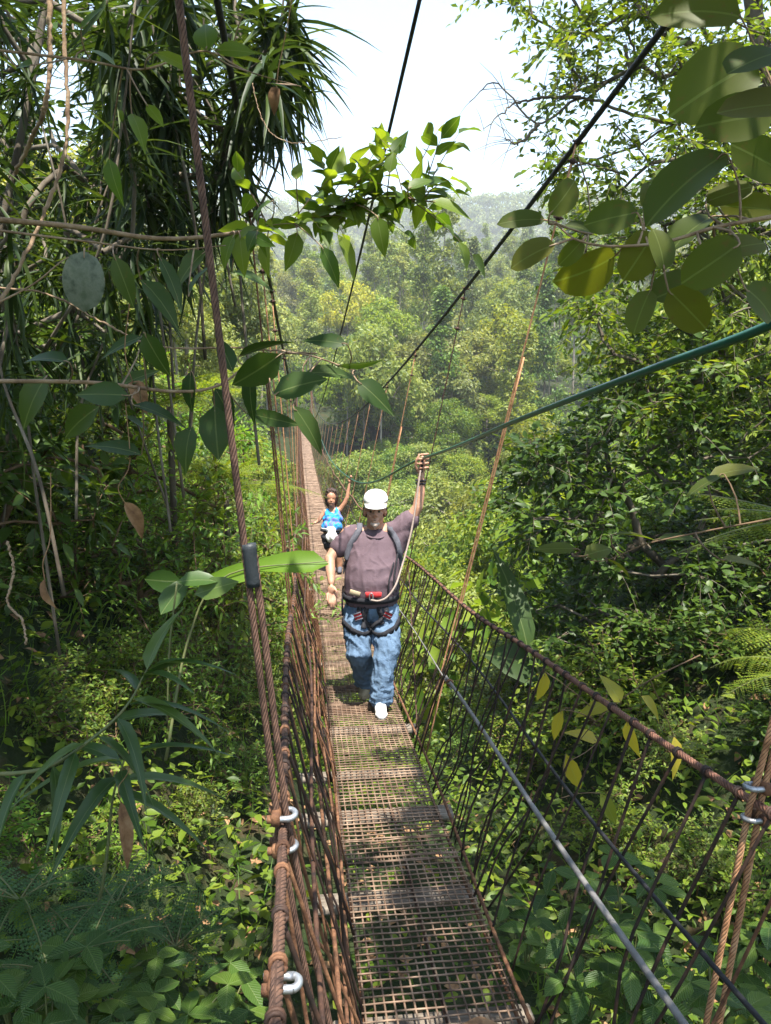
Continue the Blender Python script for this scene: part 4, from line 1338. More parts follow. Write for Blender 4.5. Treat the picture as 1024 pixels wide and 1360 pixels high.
# ------------------------------------------------------------------ the crowns overhead that shade the near banks
def shade_tree(label, trunk, c, r, n, ll, extra=()):
    cl = ell_clumps(n, c, r)
    if len(extra): cl = np.vstack([cl, extra])  # low clumps added out of view to shade the leaves beneath
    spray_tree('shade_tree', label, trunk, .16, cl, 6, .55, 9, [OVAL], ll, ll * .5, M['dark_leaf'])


shade_tree('big leafy tree standing left of the viewpoint and shading the left bank', [gb(-3.6, -.8), [-3.6, -.8, 0], [-3.5, -.7, 2.5], [-3.4, -.5, 4.5]], (-3.7, 1.9, 4.7), (2.4, 2.2, 1.4), 70, .17, np.stack([rnd(40, -1.9, -.15), rnd(40, .1, 2.2), rnd(40, 1.9, 2.7)], -1))
shade_tree('big leafy tree standing right of the viewpoint and shading the right bank', [gb(3.4, -1.6), [3.4, -1.6, 0], [3.6, -1.4, 2.5], [3.8, -1, 4.5]], (2.9, 1.5, 4.8), (2.1, 2.5, 1.3), 80, .17, np.stack([rnd(9, .5, 1.7), rnd(9, .5, 1.6), rnd(9, 1.35, 2.0)], -1))
# ------------------------------------------------------------------ people
from mathutils.bvhtree import BVHTree


def grown(items, voxel, smooth=4, sub=0):
    """one continuous skin over a set of tapering limbs and ellipsoids"""
    mb = MB()
    for it in items:
        if it[0] == 'e':
            _, c, r = it[:3]; ball(mb, c, r, it[3] if len(it) > 3 else None, 20, 14)
        else:
            ch = it[1]
            for (p, r), (q, s) in zip(ch[:-1], ch[1:]):
                p, q = np.asarray(p, float), np.asarray(q, float)
                n = max(2, int(np.linalg.norm(q - p) / (min(r, s) * .35)) + 1)
                for f in np.linspace(0, 1, n): ball(mb, p + (q - p) * f, r + (s - r) * f, None, 12, 8)
    me = mb.mesh('tmp', [])
    o = bpy.data.objects.new('tmp', me); COL.objects.link(o)
    md = o.modifiers.new('r', 'REMESH'); md.mode = 'VOXEL'; md.voxel_size = voxel; md.use_smooth_shade = True
    sm = o.modifiers.new('s', 'SMOOTH'); sm.iterations = smooth; sm.factor = .5
    dg = bpy.context.evaluated_depsgraph_get(); dg.update()
    res = bpy.data.meshes.new_from_object(o.evaluated_get(dg))
    bpy.data.objects.remove(o); bpy.data.meshes.remove(me)
    return res


def finish(me, name, mat, parent, wr=None):
    """wr: fn(co array, normal array) -> offset along the normal, for folds in cloth"""
    n = len(me.vertices)
    if wr:
        co = np.empty(n * 3, np.float32); me.vertices.foreach_get('co', co); co = co.reshape(-1, 3)
        no = np.empty(n * 3, np.float32); me.vertices.foreach_get('normal', no); no = no.reshape(-1, 3)
        co = co + no * wr(co, no)[:, None]
        me.vertices.foreach_set('co', co.astype(np.float32).ravel())
    me.polygons.foreach_set('use_smooth', np.ones(len(me.polygons), bool))
    me.materials.clear(); me.materials.append(mat); me.name = name; me.update()
    return link(name, me, parent)


def bvh(me): return BVHTree.FromPolygons([v.co for v in me.vertices], [list(p.vertices) for p in me.polygons])


def on(tree, u, v, off=.008, fall=6.0):
    d = at(u, v, 1.0); d = d / np.linalg.norm(d)
    h = tree.ray_cast(Vector((0, 0, 0)), Vector(d))
    if h[0] is None:
        return at(u, v, fall), unit(-FWD)
    n = np.array(h[1]); n = n if n.dot(-d) > 0 else -n
    return np.array(h[0]) + n * off, n


def ribbon(mb, pts, nrm, w, th=.004):
    P = np.asarray(pts); T = unit(np.gradient(P, axis=0)); N = np.asarray(nrm); S = unit(np.cross(T, N)); N = np.cross(S, T)
    V = np.stack([P + S * w / 2 - N * th, P + S * w / 2 + N * th, P - S * w / 2 + N * th, P - S * w / 2 - N * th], 1)
    n = len(P); i = np.arange(n - 1)[:, None] * 4; j = np.arange(4)[None]
    q = np.stack([i + j, i + (j + 1) % 4, i + 4 + (j + 1) % 4, i + 4 + j], -1).reshape(-1, 4)
    q = np.vstack([q, [[3, 2, 1, 0], [n * 4 - 4, n * 4 - 3, n * 4 - 2, n * 4 - 1]]])
    mb.add(V.reshape(-1, 3), q)


def strap_on(mb, tree, uv, w, off=.008, fall=6.0, n=24):
    c = smooth_path([(a, b, 0) for a, b in uv], n)
    r = [on(tree, a, b, off, fall) for a, b, _ in c]
    P = np.array([x[0] for x in r]); N = np.array([x[1] for x in r])
    for _ in range(2): N[1:-1] = unit(N[:-2] + N[1:-1] * 2 + N[2:]); P[1:-1] = (P[:-2] + 2 * P[1:-1] + P[2:]) / 4
    ribbon(mb, P, N, w)


def cloth(name, cols, scale, rough=.85, bstr=.5, stretch=None):
    m, nt, out = newmat(name)
    c = ramp(nt, noise(nt, scale, 4), [(.3 + .4 * i / max(1, len(cols) - 1), x) for i, x in enumerate(cols)])
    h = noise(nt, 26, 4, .6, dist=.6, stretch=stretch)
    pbsdf(nt, out, c, rough, 0, .2, bump(nt, h, bstr, .012))
    return m


def skinmat(name, c):
    m, nt, out = newmat(name)
    col = ramp(nt, noise(nt, 22, 4), [(.3, tuple(x * .85 for x in c)), (.7, tuple(min(1, x * 1.12) for x in c))])
    p = pbsdf(nt, out, col, .5, 0, .4, bump(nt, noise(nt, 160, 3), .15, .002))
    p.inputs['Subsurface Weight'].default_value = .15; p.inputs['Subsurface Radius'].default_value = (.02, .008, .004)
    return m


M['skin_m'] = skinmat('tanned_skin', (.40, .21, .135)); M['skin_w'] = skinmat('warm_skin', (.38, .19, .115))
M['shirt'] = cloth('mauve_cotton', [(.095, .064, .076), (.12, .082, .096)], 9, bstr=.35)
M['denim'] = cloth('blue_denim', [(.085, .135, .21), (.105, .165, .25), (.125, .19, .275)], 7, bstr=.7)
M['white_cloth'] = cloth('white_cloth', [(.74, .73, .70), (.82, .81, .79)], 20, bstr=.15)
M['grey_web'] = cloth('grey_webbing', [(.07, .07, .085), (.11, .11, .13)], 60, bstr=.2)
M['black_web'] = cloth('black_webbing', [(.012, .012, .016), (.03, .03, .035)], 60, bstr=.2)
M['red_web'] = cloth('red_webbing', [(.42, .025, .03), (.55, .05, .05)], 60, bstr=.2)
M['tan_web'] = cloth('tan_webbing', [(.30, .24, .15), (.38, .31, .2)], 60, bstr=.2)
M['lanyard'] = surf('beige_cord', [(.24, .18, .15), (.34, .27, .23)], 90, .8)
M['hair_dark'] = surf('dark_hair', [(.02, .012, .01), (.06, .03, .02)], 60, .55, stretch=(1, 1, .2), bstr=.8)
M['chin_light'] = surf('pale_lit_chin', [(.42, .31, .25), (.6, .5, .43)], 120, .8, bstr=.8)  # pale skin-like tone, sunlight put into the chin colour
M['eye'] = surf('eye', [(.02, .015, .012), (.04, .03, .02)], 30, .2)

# ---- the man -----------------------------------------------------------------
D = 6.2
J = lambda u, v, dd=0.0: at(u, v, D + dd)
man = empty('person', bp(.03, 6.0, .01), 'man in white cap, mauve shirt and jeans gripping the safety rope overhead', 'person')
fingers = []
for k, (v, l) in enumerate(((602.5, .92), (608.5, 1.0), (614.5, .96), (620.5, .8))):
    fingers.append(('c', [(J(566, v + 1, .02), .0115), (J(568.5, v + .5, -.022), .0112), (J(568.5 - 5 * l, v + 1, -.052), .0105), (J(568.5 - 12 * l, v + 1.5, -.046), .0095), (J(568.5 - 14 * l, v + 1.5, -.022), .0085)]))
fingers.append(('c', [(J(556, 627, -.005), .0135), (J(552, 619, -.028), .012), (J(553, 611, -.046), .0105), (J(556, 606, -.05), .009)]))
for k, (u, l, vv) in enumerate(((434.5, 16, 789), (438.3, 20, 790.5), (442.2, 20, 790.5), (445.8, 17, 789.5))):
    fingers.append(('c', [(J(u, vv, -.19 + .008 * k), .0105), (J(u + .4, vv + l * .5, -.215 + .008 * k), .0095), (J(u + 1.2, vv + l * .78, -.205 + .006 * k), .0088), (J(u + 1.4, vv + l * .97, -.185 + .006 * k), .0076)]))
fingers.append(('c', [(J(443.5, 780, -.175), .0125), (J(447.8, 786.5, -.2), .0108), (J(448.6, 794, -.215), .0085)]))
bones = [
    ('e', J(498, 673, -.03), (.079, .097, .098)), ('e', J(498, 686, -.055), (.066, .07, .068)), ('e', J(498, 697, -.085), (.04, .042, .032)),
    ('c', [(J(498, 677.5, -.118), .0125), (J(498, 683.5, -.142), .0165), (J(498, 685, -.128), .02)]),           # nose
    ('c', [(J(491, 676, -.108), .011), (J(495, 675, -.116), .0105), (J(501, 675, -.116), .0105), (J(505, 676, -.108), .011)]),   # brow
    ('c', [(J(498, 693, -.105), .03), (J(498, 699, -.1), .03)]),
    ('c', [(J(490, 683, -.09), .017), (J(492, 686, -.095), .018)]), ('c', [(J(506, 683, -.09), .017), (J(504, 686, -.095), .018)]),  # cheeks
    ('c', [(J(494, 690.3, -.118), .0075), (J(498, 689.8, -.125), .0085), (J(502, 690.3, -.118), .0075)]),      # lips
    ('c', [(J(494.5, 692.3, -.117), .0065), (J(498, 692.6, -.123), .008), (J(501.5, 692.3, -.117), .0065)]),
    ('e', J(484.5, 680, -.015), (.013, .022, .034)), ('e', J(511.5, 680, -.015), (.013, .022, .034)),           # ears
    ('c', [(J(498, 692, -.01), .066), (J(499, 706, .02), .072)]),
    ('c', [(J(466, 708, .02), .068), (J(499, 712, .02), .08), (J(533, 700, .02), .068)]),
    ('e', J(496, 735, .0), (.19, .12, .15)), ('e', J(494, 768, -.02), (.20, .15, .13)), ('e', J(493, 795, .0), (.18, .13, .11)),
    ('c', [(J(462, 710, .02), .062), (J(446, 730, .0), .05), (J(438, 742, -.04), .043), (J(439, 760, -.1), .040), (J(440, 774, -.15), .026)]),
    ('e', J(440.2, 783.5, -.178), (.032, .016, .04)),
    ('c', [(J(533, 699, .02), .062), (J(548, 685, .0), .05), (J(554.5, 674, -.01), .044), (J(558, 655, .0), .04), (J(559.5, 634, .0), .029)]),
    ('e', J(561, 613, .012), (.022, .024, .05)), ('c', [(J(559.5, 634, .0), .028), (J(561, 618, .01), .027)]),
    ('c', [(J(477, 808, .0), .095), (J(480, 865, -.06), .065), (J(484, 905, .28), .04)]), ('c', [(J(511, 808, .0), .095), (J(512, 862, -.1), .065), (J(505, 922, -.16), .042)]),
] + fingers
finish(grown(bones, .0058, 5), 'body', M['skin_m'], man)
e_ = MB()
for u in (492.6, 503.4): ball(e_, J(u, 679.3, -.108), .0105)
e_.build('eyes', M['eye'], man)
e_ = MB()
for u0, u1 in ((489.5, 495.5), (500.5, 506.5)):
    tube(e_, smooth_path([J(u0, 676.6, -.112), J((u0 + u1) / 2, 675.2, -.122), J(u1, 676.2, -.118)], 10), .0055, 6)
e_.build('eyebrows', M['hair_dark'], man)
e_ = MB(); tube(e_, smooth_path([J(493.5, 691.2, -.116), J(498, 691.0, -.131), J(502.5, 691.2, -.116)], 10), .0032, 6); e_.build('mouth', M['eye'], man)
hm = grown([('c', [(J(493.5, 695.5, -.108), .012), (J(498, 697.5, -.124), .019), (J(502.5, 695.5, -.108), .012)]), ('c', [(J(498, 697, -.118), .017), (J(498, 701, -.108), .016)])], .005, 2)  # small chin piece, coloured pale to imitate the sun falling on it
finish(hm, 'lit_chin', M['chin_light'], man, lambda c, n: .0016 * np.sin(c[:, 0] * 900) * np.sin(c[:, 2] * 500))
hm = grown([('c', [(J(484.5, 675, .0), .018), (J(486, 682, .04), .03), (J(498, 685, .055), .045), (J(510, 682, .04), .03), (J(511.5, 675, .0), .018)])], .007, 3)
finish(hm, 'hair', M['hair_dark'], man)
# cap: crown and peak
cp = MB(); V = []; cc = J(499, 664.5, -.03); seg, rg = 36, 12
tl = np.array([[1, 0, 0], [0, .985, .17], [0, -.17, .985]])
for i in range(rg):
    ph = PI / 2 * i / (rg - 1)
    for j in range(seg):
        th = 2 * PI * j / seg
        f = 1 + .012 * abs(math.sin(3 * th)) * math.sin(ph)
        V.append([.094 * math.cos(th) * math.cos(ph) ** .8 * f, .112 * math.sin(th) * math.cos(ph) ** .8 * f, (.080 * math.sin(ph) ** .85)])
V = np.array(V) @ tl + cc
q = [[i * seg + j, i * seg + (j + 1) % seg, (i + 1) * seg + (j + 1) % seg, (i + 1) * seg + j] for i in range(rg - 1) for j in range(seg)]
cp.add(V, q)
cap_o = cp.build('cap', M['white_cloth'], man); sd = cap_o.modifiers.new('t', 'SOLIDIFY'); sd.thickness = .004; sd.offset = 1
ball(bt := MB(), cc + np.array([0, 0, .081]) @ tl, (.008, .008, .005)); bt.build('button', M['white_cloth'], cap_o)
pk = MB(); V = []; nj, ni = 22, 6
for i in range(ni):
    for j in range(nj):
        s = -1 + 2 * j / (nj - 1); f = i / (ni - 1); a = s * 1.18
        x = .094 * math.sin(a); y = -.112 * math.cos(a) - f * .07 * math.cos(s * 1.45) ** .6
        V.append([x * (1 - .06 * f), y, -.002 - .016 * f - .012 * s * s * (1 + f)])
V = np.array(V) @ tl + cc
pk.add(V, [[i * nj + j, i * nj + j + 1, (i + 1) * nj + j + 1, (i + 1) * nj + j] for i in range(ni - 1) for j in range(nj - 1)])
po = pk.build('peak', M['white_cloth'], cap_o); sd = po.modifiers.new('t', 'SOLIDIFY'); sd.thickness = .005

# shirt
prof = np.array([(704, 497, .165, .09, .02), (717, 497, .198, .125, .012), (732, 496, .208, .145, .0), (750, 495, .217, .17, -.02), (768, 494, .225, .186, -.03), (785, 493, .220, .178, -.022), (801, 493, .212, .165, .0)])
lv = np.linspace(708, 799, 26)
sh = grown([('e', J(np.interp(v_, prof[:, 0], prof[:, 1]), v_, np.interp(v_, prof[:, 0], prof[:, 4])), (np.interp(v_, prof[:, 0], prof[:, 2]), np.interp(v_, prof[:, 0], prof[:, 3]), .05)) for v_ in lv] +
           [('c', [(J(469, 709, .02), .075), (J(499, 715, .03), .085), (J(529, 702, .02), .075)]),
            ('c', [(J(466, 711, .02), .083), (J(451, 727, .01), .083)]), ('c', [(J(530, 703, .02), .083), (J(543, 691, .01), .08)]),
            ('c', [(J(522, 728, .02), .10), (J(534, 708, .02), .08)])], .0095, 7)


def wob3(c, f, seed, st=(1, 1, 1)):
    k = np.random.default_rng(seed); s = 0; w = 0
    for i in range(7):
        d = unit(k.normal(size=3)) * np.array(st) * f * k.uniform(.6, 1.7)
        w = np.sin(c @ d + k.uniform(0, 6) + 1.3 * w); s = s + w
    return s / 3.2


def shirt_folds(c, n):
    x, z = c[:, 0], c[:, 2]; zb = (z - float(J(495, 795)[2])) / .55
    a = 1 - np.abs(wob3(c, 17, 4, (1, .6, .8))); b = 1 - np.abs(wob3(c, 26, 5, (1.3, .6, .45)))
    return .010 * np.clip(a, 0, 1) ** 2.5 * np.clip(zb, .2, 1) + .008 * np.clip(b, 0, 1) ** 3 - .004


shirt = finish(sh, 't_shirt', M['shirt'], man, shirt_folds)
tr_s = bvh(shirt.data)
cm_ = MB(); t = np.linspace(0, 2 * PI, 40); c_ = J(498.5, 707, -.005)
tube(cm_, np.stack([c_[0] + .088 * np.cos(t), c_[1] + .105 * np.sin(t), c_[2] + .018 * np.sin(t) * 1.6 - .006 * np.cos(t)], -1), .0095, 8, caps=False); cm_.build('collar', M['shirt'], shirt)

# jeans
def jean_folds(c, n):
    z = c[:, 2]; h = z - float(J(500, 925)[2])
    low = np.clip(1 - h / .3, 0, 1); kn = np.exp(-((h - .42) / .16) ** 2)
    f1 = 1 - np.abs(wob3(c, 30, 9, (.5, .5, 1.3))); f2 = 1 - np.abs(wob3(c, 22, 10, (1.2, .8, .9))); f3 = 1 - np.abs(wob3(c, 34, 11, (1.4, 1, .5)))
    cl = lambda f: np.clip(f, 0, 1) ** 2.2
    return .02 * low * cl(f1) + .02 * kn * cl(f2) + .013 * cl(f3) - .007


jn = grown([('e', J(493, 806, .0), (.205, .15, .12)),
            ('c', [(J(474, 812, .0), .112), (J(474, 840, -.05), .108), (J(477, 866, -.08), .098), (J(483, 890, .12), .085), (J(484, 902, .24), .082)]),
            ('c', [(J(512, 812, .0), .112), (J(513, 840, -.08), .108), (J(513, 864, -.13), .095), (J(509, 895, -.15), .088), (J(506, 924, -.13), .09)])], .0095, 4)
jeans = finish(jn, 'jeans', M['denim'], man, jean_folds)
tr_j = bvh(jeans.data)
# shoes
fz = lambda p: float(zd(p[1])) + .008
for (u, v, dd, toe, lift, cm) in ((505, 930, -.15, (.01, -.17), 0, M['white_cloth']), (485, 912, .30, (-.01, -.15), .03, M['tan_web'])):
    p = J(u, v, dd); p[2] = fz(p) + .055 + lift; tp_ = p + np.array([toe[0], toe[1], -.018 - lift])
    hl_ = p + np.array([0, .06, 0])
    sm = grown([('c', [(hl_, .042), (p + [0, 0, .015], .048), ((p + tp_) / 2 - [0, 0, .004], .047), (tp_, .036)]), ('e', tp_ + [.0, .03, .0], (.048, .05, .034))], .006, 3)
    s_ = finish(sm, 'shoe', cm, man, lambda c, n, b=p[2] - .055: np.where(c[:, 2] < b + .012, -.004, 0))
    so_ = MB(); t_ = np.linspace(0, 2 * PI, 28, endpoint=False); cy = (hl_ + tp_) / 2
    ring_ = np.stack([cy[0] + .05 * np.cos(t_) * (1 - .1 * np.sin(t_)), cy[1] + .158 * np.sin(t_) * 1.0, np.full(28, p[2] - .042)], -1)
    V = np.vstack([ring_ - [0, 0, .012], ring_ + [0, 0, .012]]); so_.add(V, [[j, (j + 1) % 28, 28 + (j + 1) % 28, 28 + j] for j in range(28)])
    so_.build('sole', M['tan_web'], s_)
# harness: waist belt, leg loops, buckles, lanyard
hr = MB()
def band(cu, cv, dd, rx, ry, w, tiltx=0.0, tilty=0.0, a0=0, a1=2 * PI):
    mb = MB(); t = np.linspace(a0, a1, 48); c = J(cu, cv, dd)
    x, y = rx * np.cos(t), ry * np.sin(t)
    P = np.stack([c[0] + x, c[1] + y, c[2] + x * tiltx + y * tilty], -1)
    ribbon(mb, P, np.stack([np.cos(t), np.sin(t) * rx / ry, 0 * t], -1), w, .005); return mb
def hug(trees, c, dirx, w, off=.012, tilt=(0, 0), R=.45, n=56):
    mb = MB(); P, N = [], []
    for t in np.linspace(0, 2 * PI, n):
        d = np.array([math.cos(t), math.sin(t), 0]); best = .08
        o_ = c + d * R + np.array([0, 0, d[0] * R * tilt[0] + d[1] * R * tilt[1]])
        dr_ = unit(c - o_)
        for tr in trees:
            h = tr.ray_cast(Vector(o_), Vector(dr_), R)
            if h[0] is not None: best = max(best, float(np.linalg.norm(np.array(h[0]) - c)))
        P.append(c - dr_ * (best + off)); N.append(-dr_)
    P, N = np.array(P), np.array(N)
    for _ in range(3):
        Q = (np.roll(P[:-1], 1, 0) + 2 * P[:-1] + np.roll(P[:-1], -1, 0)) / 4; P = np.vstack([Q, Q[:1]])
    ribbon(mb, P, N, w, .005); return mb
harness = hug([tr_s, tr_j], J(494, 790, 0), 0, .045, .010, (0, .03)).build('harness', M['black_web'], man)
def hp(name, uv, w, mat, tree, off=.01, parent=harness, n=20):
    mb = MB(); strap_on(mb, tree, uv, w, off, D - .1, n); return mb.build(name, mat, parent)
def legloop(u, v, dd, tilt):
    c = J(u, v, dd); m_ = hug([tr_j], c, 0, .05, .008, tilt, .135); m_.build('leg_loop', M['black_web'], harness)
legloop(474, 830, -.05, (-.3, .25)); legloop(513, 830, -.07, (.3, .25))
mbw = MB()
c_ = on(tr_s, 496, 789, .02, D - .2)[0]; box(mbw, c_, (.125, .018, .042), bev=.006); mbw.build('front_pad', M['red_web'], harness)
mbw = MB(); box(mbw, on(tr_s, 473, 787, .02, D - .2)[0], (.085, .012, .038), np.array([[.95, 0, -.3], [0, 1, 0], [.3, 0, .95]]), bev=.004); mbw.build('belt_badge', M['tan_web'], harness)
for uv in ([(482, 797), (479, 806), (476, 820)], [(508, 797), (511, 806), (514, 820)], [(490, 797), (484, 815), (482, 835)], [(500, 797), (505, 812), (508, 830)], [(482, 826), (493, 833), (506, 826)]):
    hp('strap', uv, .042, M['black_web'], tr_j, .016)
for (u, v, s) in ((477, 820, -.35), (513, 818, .45)):
    mbw = MB(); p, n = on(tr_j, u, v, .03, D - .1); A = np.array([[math.cos(s), 0, -math.sin(s)], [0, 1, 0], [math.sin(s), 0, math.cos(s)]])
    box(mbw, p, (.06, .014, .05), A, bev=.004); bk = mbw.build('buckle', M['red_web'], harness)
    mbw = MB()
    for dz in (-.026, .0, .026): box(mbw, p + A[2] * dz - [0, .01, 0], (.066, .008, .008), A)
    mbw.build('buckle_bar', M['grey_web'], bk)
ly = MB()
pth = smooth_path([J(493, 797, -.235), J(503, 798, -.25), J(514, 793, -.25), J(525, 778, -.23), J(533, 755, -.17), J(541, 727, -.12), J(548, 697, -.09), J(553, 665, -.07), J(556, 641, -.06), J(558.5, 625, -.045)], 140)
tube(ly, pth, .0082, 10, strands=3, pitch=.04); lany = ly.build('lanyard', M['lanyard'], harness)
ly = MB(); t = np.linspace(0, 2 * PI, 28); c_ = J(493, 793, -.24)
tube(ly, np.stack([c_[0] + .014 * np.cos(t), c_[1] + 0 * t, c_[2] + .03 * np.sin(t)], -1), .005, 8, caps=False); ly.build('carabiner', M['zinc'], lany)
ly = MB(); c_ = J(561, 607, 0)
tube(ly, [J(560, 628, -.015), J(560.5, 617, -.02), J(561, 609, -.004)], .009, 8); ly.build('grab_strap', M['black_web'], lany)
ly = MB(); t = np.linspace(0, 2 * PI, 20)
for zz in (-.012, .012):
    c_ = J(558.8, 640, 0) + [0, 0, zz]; tube(ly, np.stack([c_[0] + .036 * np.cos(t), c_[1] + .036 * np.sin(t), np.full(20, c_[2])], -1), .0085, 8, caps=False)
ly.build('wristband', M['black_web'], man)
ly = MB(); hp('strap', [(521, 790), (523, 760), (527, 735)], .012, M['black_web'], tr_s, .012); hp('strap', [(514, 800), (516, 770), (522, 748)], .01, M['black_web'], tr_s, .014)

# ---- his backpack --------------------------------------------------------------
pack = empty('backpack', J(497, 760, .3), 'dark grey backpack worn by the man in the white cap', 'backpack')
pm_ = grown([('e', J(497, 735, .24), (.15, .10, .17)), ('e', J(497, 768, .25), (.165, .11, .15)), ('c', [(J(478, 780, .25), .1), (J(516, 780, .25), .1)])], .014, 4)
finish(pm_, 'bag', M['black_web'], pack, lambda c, n: .004 * np.sin(c[:, 2] * 60 + 2 * np.sin(c[:, 0] * 20)))
def shoulder(uv, back):
    mb = MB(); c = smooth_path([(a, b, 0) for a, b in uv], 26); r = [on(tr_s, a, b, .012, D) for a, b, _ in c]
    P = np.array([x[0] for x in r]); N = np.array([x[1] for x in r])
    for _ in range(3): P[1:-1] = (P[:-2] + 2 * P[1:-1] + P[2:]) / 4; N[1:-1] = unit(N[:-2] + 2 * N[1:-1] + N[2:])
    B = smooth_path([P[0] + [0, .16, -.01], P[0] + [0, .08, .035], P[0]], 8)[:-1]
    P = np.vstack([B, P]); N = np.vstack([np.repeat([[0, .3, 1.0]], len(B), 0), N]); ribbon(mb, P, N, .046, .005); mb.build('shoulder_strap', M['grey_web'], pack)
shoulder([(478, 704), (473, 711), (467, 720), (463, 733), (461, 744)], 1); shoulder([(519, 703), (522, 710), (527, 720), (530, 735), (531, 752)], 1)
mb = MB(); strap_on(mb, tr_s, [(531, 752), (528, 770), (524, 785)], .02, .01, D); mb.build('tail_strap', M['black_web'], pack)
mb = MB(); strap_on(mb, tr_s, [(461, 744), (459, 752), (458, 762)], .02, .01, D); mb.build('tail_strap', M['black_web'], pack)
mb = MB(); tube(mb, smooth_path([J(456, 778, .05), J(455, 790, .04), J(454.5, 806, .03), J(455, 818, .03)], 14), .008, 6); mb.build('tail_strap', M['black_web'], pack)

# ---- the woman ------------------------------------------------------------------
D = 12.8
J = lambda u, v, dd=0.0: at(u, v, D + dd)
wo_ = empty('person', bp(-.02, 12.6, .01), 'woman in blue and purple tank top following behind the man', 'person')
fg = []
for k in range(4):
    u = 464.2 + .8 * k; l = (4.6, 6, 5.6, 4.4)[k]
    fg.append(('c', [(J(u, 637.2, -.01), .0095), (J(u + .5, 637.2 - l * .5, -.03), .009), (J(u + .9, 637 - l * .8, -.045), .008), (J(u + .8, 637 - l, -.03), .0072)]))
fg.append(('c', [(J(463.4, 640, -.02), .011), (J(462.3, 637.5, -.035), .0095), (J(462.2, 635.4, -.04), .008)]))
for k in range(4):
    v = 693 + .75 * k
    fg.append(('c', [(J(419, v, -.03), .0095), (J(416.6, v + .7, -.05), .009), (J(415.2, v + 2.2, -.05), .008), (J(415.5, v + 3, -.03), .0072)]))
fg.append(('c', [(J(420.5, 693, -.04), .011), (J(418.6, 694.8, -.06), .009)]))
finish(grown([
    ('e', J(440, 660, -.02), (.08, .095, .1)), ('e', J(440, 666, -.045), (.065, .068, .066)), ('e', J(440, 670, -.065), (.034, .036, .03)),
    ('c', [(J(440, 662, -.098), .011), (J(440, 665, -.114), .014)]), ('c', [(J(437.6, 668, -.1), .007), (J(440, 667.8, -.106), .0085), (J(442.4, 668, -.1), .007)]),
    ('c', [(J(440, 668, 0), .05), (J(441, 676, .02), .055)]),
    ('c', [(J(432, 680, .02), .05), (J(441, 680, .02), .06), (J(451, 677, .02), .05)]),
    ('e', J(442, 690, .0), (.14, .10, .13)), ('e', J(440, 703, .0), (.15, .11, .13)), ('e', J(440, 714, .0), (.165, .12, .1)),
    ('c', [(J(431, 681, .02), .045), (J(425.5, 688, .0), .038), (J(423, 692, -.02), .032), (J(420, 693.5, -.03), .024)]), ('e', J(419, 693.8, -.03), (.03, .025, .02)),
    ('c', [(J(452, 677, .02), .046), (J(458, 668, .0), .04), (J(461, 661, -.01), .035), (J(463, 650, .0), .03), (J(464.3, 643, .0), .022)]), ('e', J(465, 639.5, -.005), (.024, .018, .035)),
    ('c', [(J(435, 718, .0), .085), (J(441, 738, -.05), .06), (J(443, 748, 0), .055), (J(444.5, 758, .05), .037)]), ('c', [(J(446, 718, .0), .085), (J(450, 738, -.08), .06), (J(451, 748, -.06), .055), (J(451, 759, -.06), .037)]),
] + fg, .0075, 4), 'body', M['skin_w'], wo_)
mb = MB()
for u in (437.8, 442.2): ball(mb, J(u, 661.6, -.095), .009, None, 8, 6)
mb.build('eyes', M['eye'], wo_)
finish(grown([('e', J(440, 655.5, .015), (.103, .105, .098)), ('c', [(J(433.5, 660, .0), .035), (J(434, 668, .03), .03), (J(437, 673, .07), .03)]), ('c', [(J(446.5, 660, .0), .035), (J(446, 668, .03), .03), (J(443, 673, .07), .03)]),
              ('c', [(J(436, 652.5, -.05), .03), (J(440, 651, -.055), .032), (J(444, 652.5, -.05), .03)])], .009, 3), 'hair', M['hair_dark'], wo_,
       lambda c, n: .006 * np.sin(c[:, 0] * 130 + c[:, 1] * 60) * np.sin(c[:, 2] * 90))
m, nt, out = newmat('tie_dye_cotton')
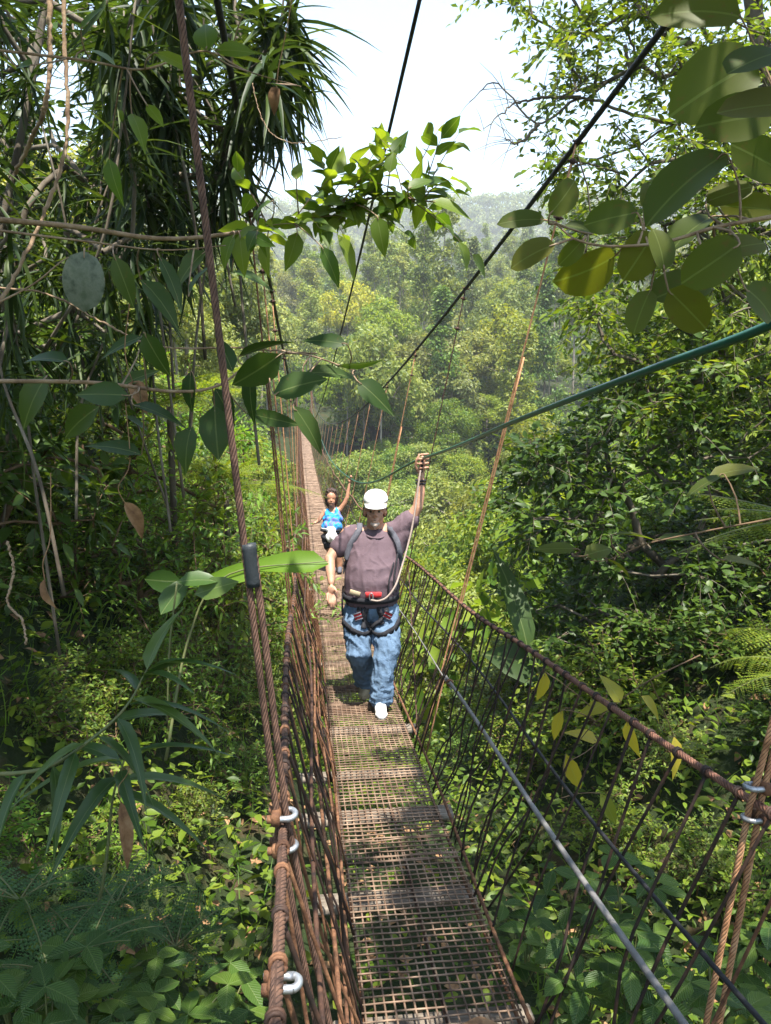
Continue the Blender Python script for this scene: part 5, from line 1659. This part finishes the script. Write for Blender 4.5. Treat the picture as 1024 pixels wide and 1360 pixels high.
c = ramp(nt, noise(nt, 9, 3, .5, dist=.8), [(.3, (.05, .03, .16)), (.42, (.02, .16, .42)), (.5, (.03, .32, .6)), (.58, (.22, .14, .42)), (.7, (.02, .2, .5))])
pbsdf(nt, out, c, .85, 0, .2, bump(nt, noise(nt, 25, 3), .4, .01))
finish(grown([('e', J(442, 690, .0), (.17, .125, .125)), ('e', J(441, 699, -.01), (.178, .14, .14)), ('c', [(J(435, 679, .015), .05), (J(436.5, 687, -.03), .07)]), ('c', [(J(448, 677.5, .015), .05), (J(447, 686, -.03), .07)])], .009, 3), 'tank_top', m, wo_,
       lambda c, n: .004 * np.sin(c[:, 0] * 60 + c[:, 2] * 40))
finish(grown([('e', J(440, 713, .0), (.178, .135, .09)), ('c', [(J(435, 716, .0), .1), (J(437, 724, -.02), .095)]), ('c', [(J(446, 716, .0), .1), (J(447, 724, -.04), .095)])], .01, 3), 'shorts', M['black_web'], wo_,
       lambda c, n: .004 * np.sin(c[:, 2] * 70 + c[:, 0] * 30))
wb = band(440, 703.5, 0, .178, .14, .035); wb.build('waist_belt', M['black_web'], wo_)
for (u, v, dd) in ((444.5, 760, .05), (451.5, 761, -.07)):
    p = J(u, v, dd); p[2] = fz(p) + .045
    s_ = finish(grown([('c', [(p + [0, .05, 0], .036), (p + [0, 0, .02], .042), (p + [0, -.13, -.01], .034)])], .007, 3), 'shoe', M['grey_web'], wo_)
D = 12.8
bag_ = empty('waist_bag', J(440, 708, -.2), 'white cloth bag hanging in front of the woman at her waist', 'bag')
finish(grown([('e', J(439.5, 704, -.15), (.085, .04, .06)), ('e', J(440.5, 713, -.16), (.095, .055, .10))], .01, 3), 'pouch', M['white_cloth'], bag_, lambda c, n: .005 * np.sin(c[:, 0] * 70 + c[:, 2] * 30))
mb = MB(); t = np.linspace(PI, 2 * PI, 24); c_ = J(440, 701, 0); ribbon(mb, np.stack([c_[0] + .165 * np.cos(t), c_[1] + .135 * np.sin(t), np.full(24, c_[2])], -1), np.stack([np.cos(t), np.sin(t), 0 * t], -1), .02); mb.build('strap', M['white_cloth'], bag_)
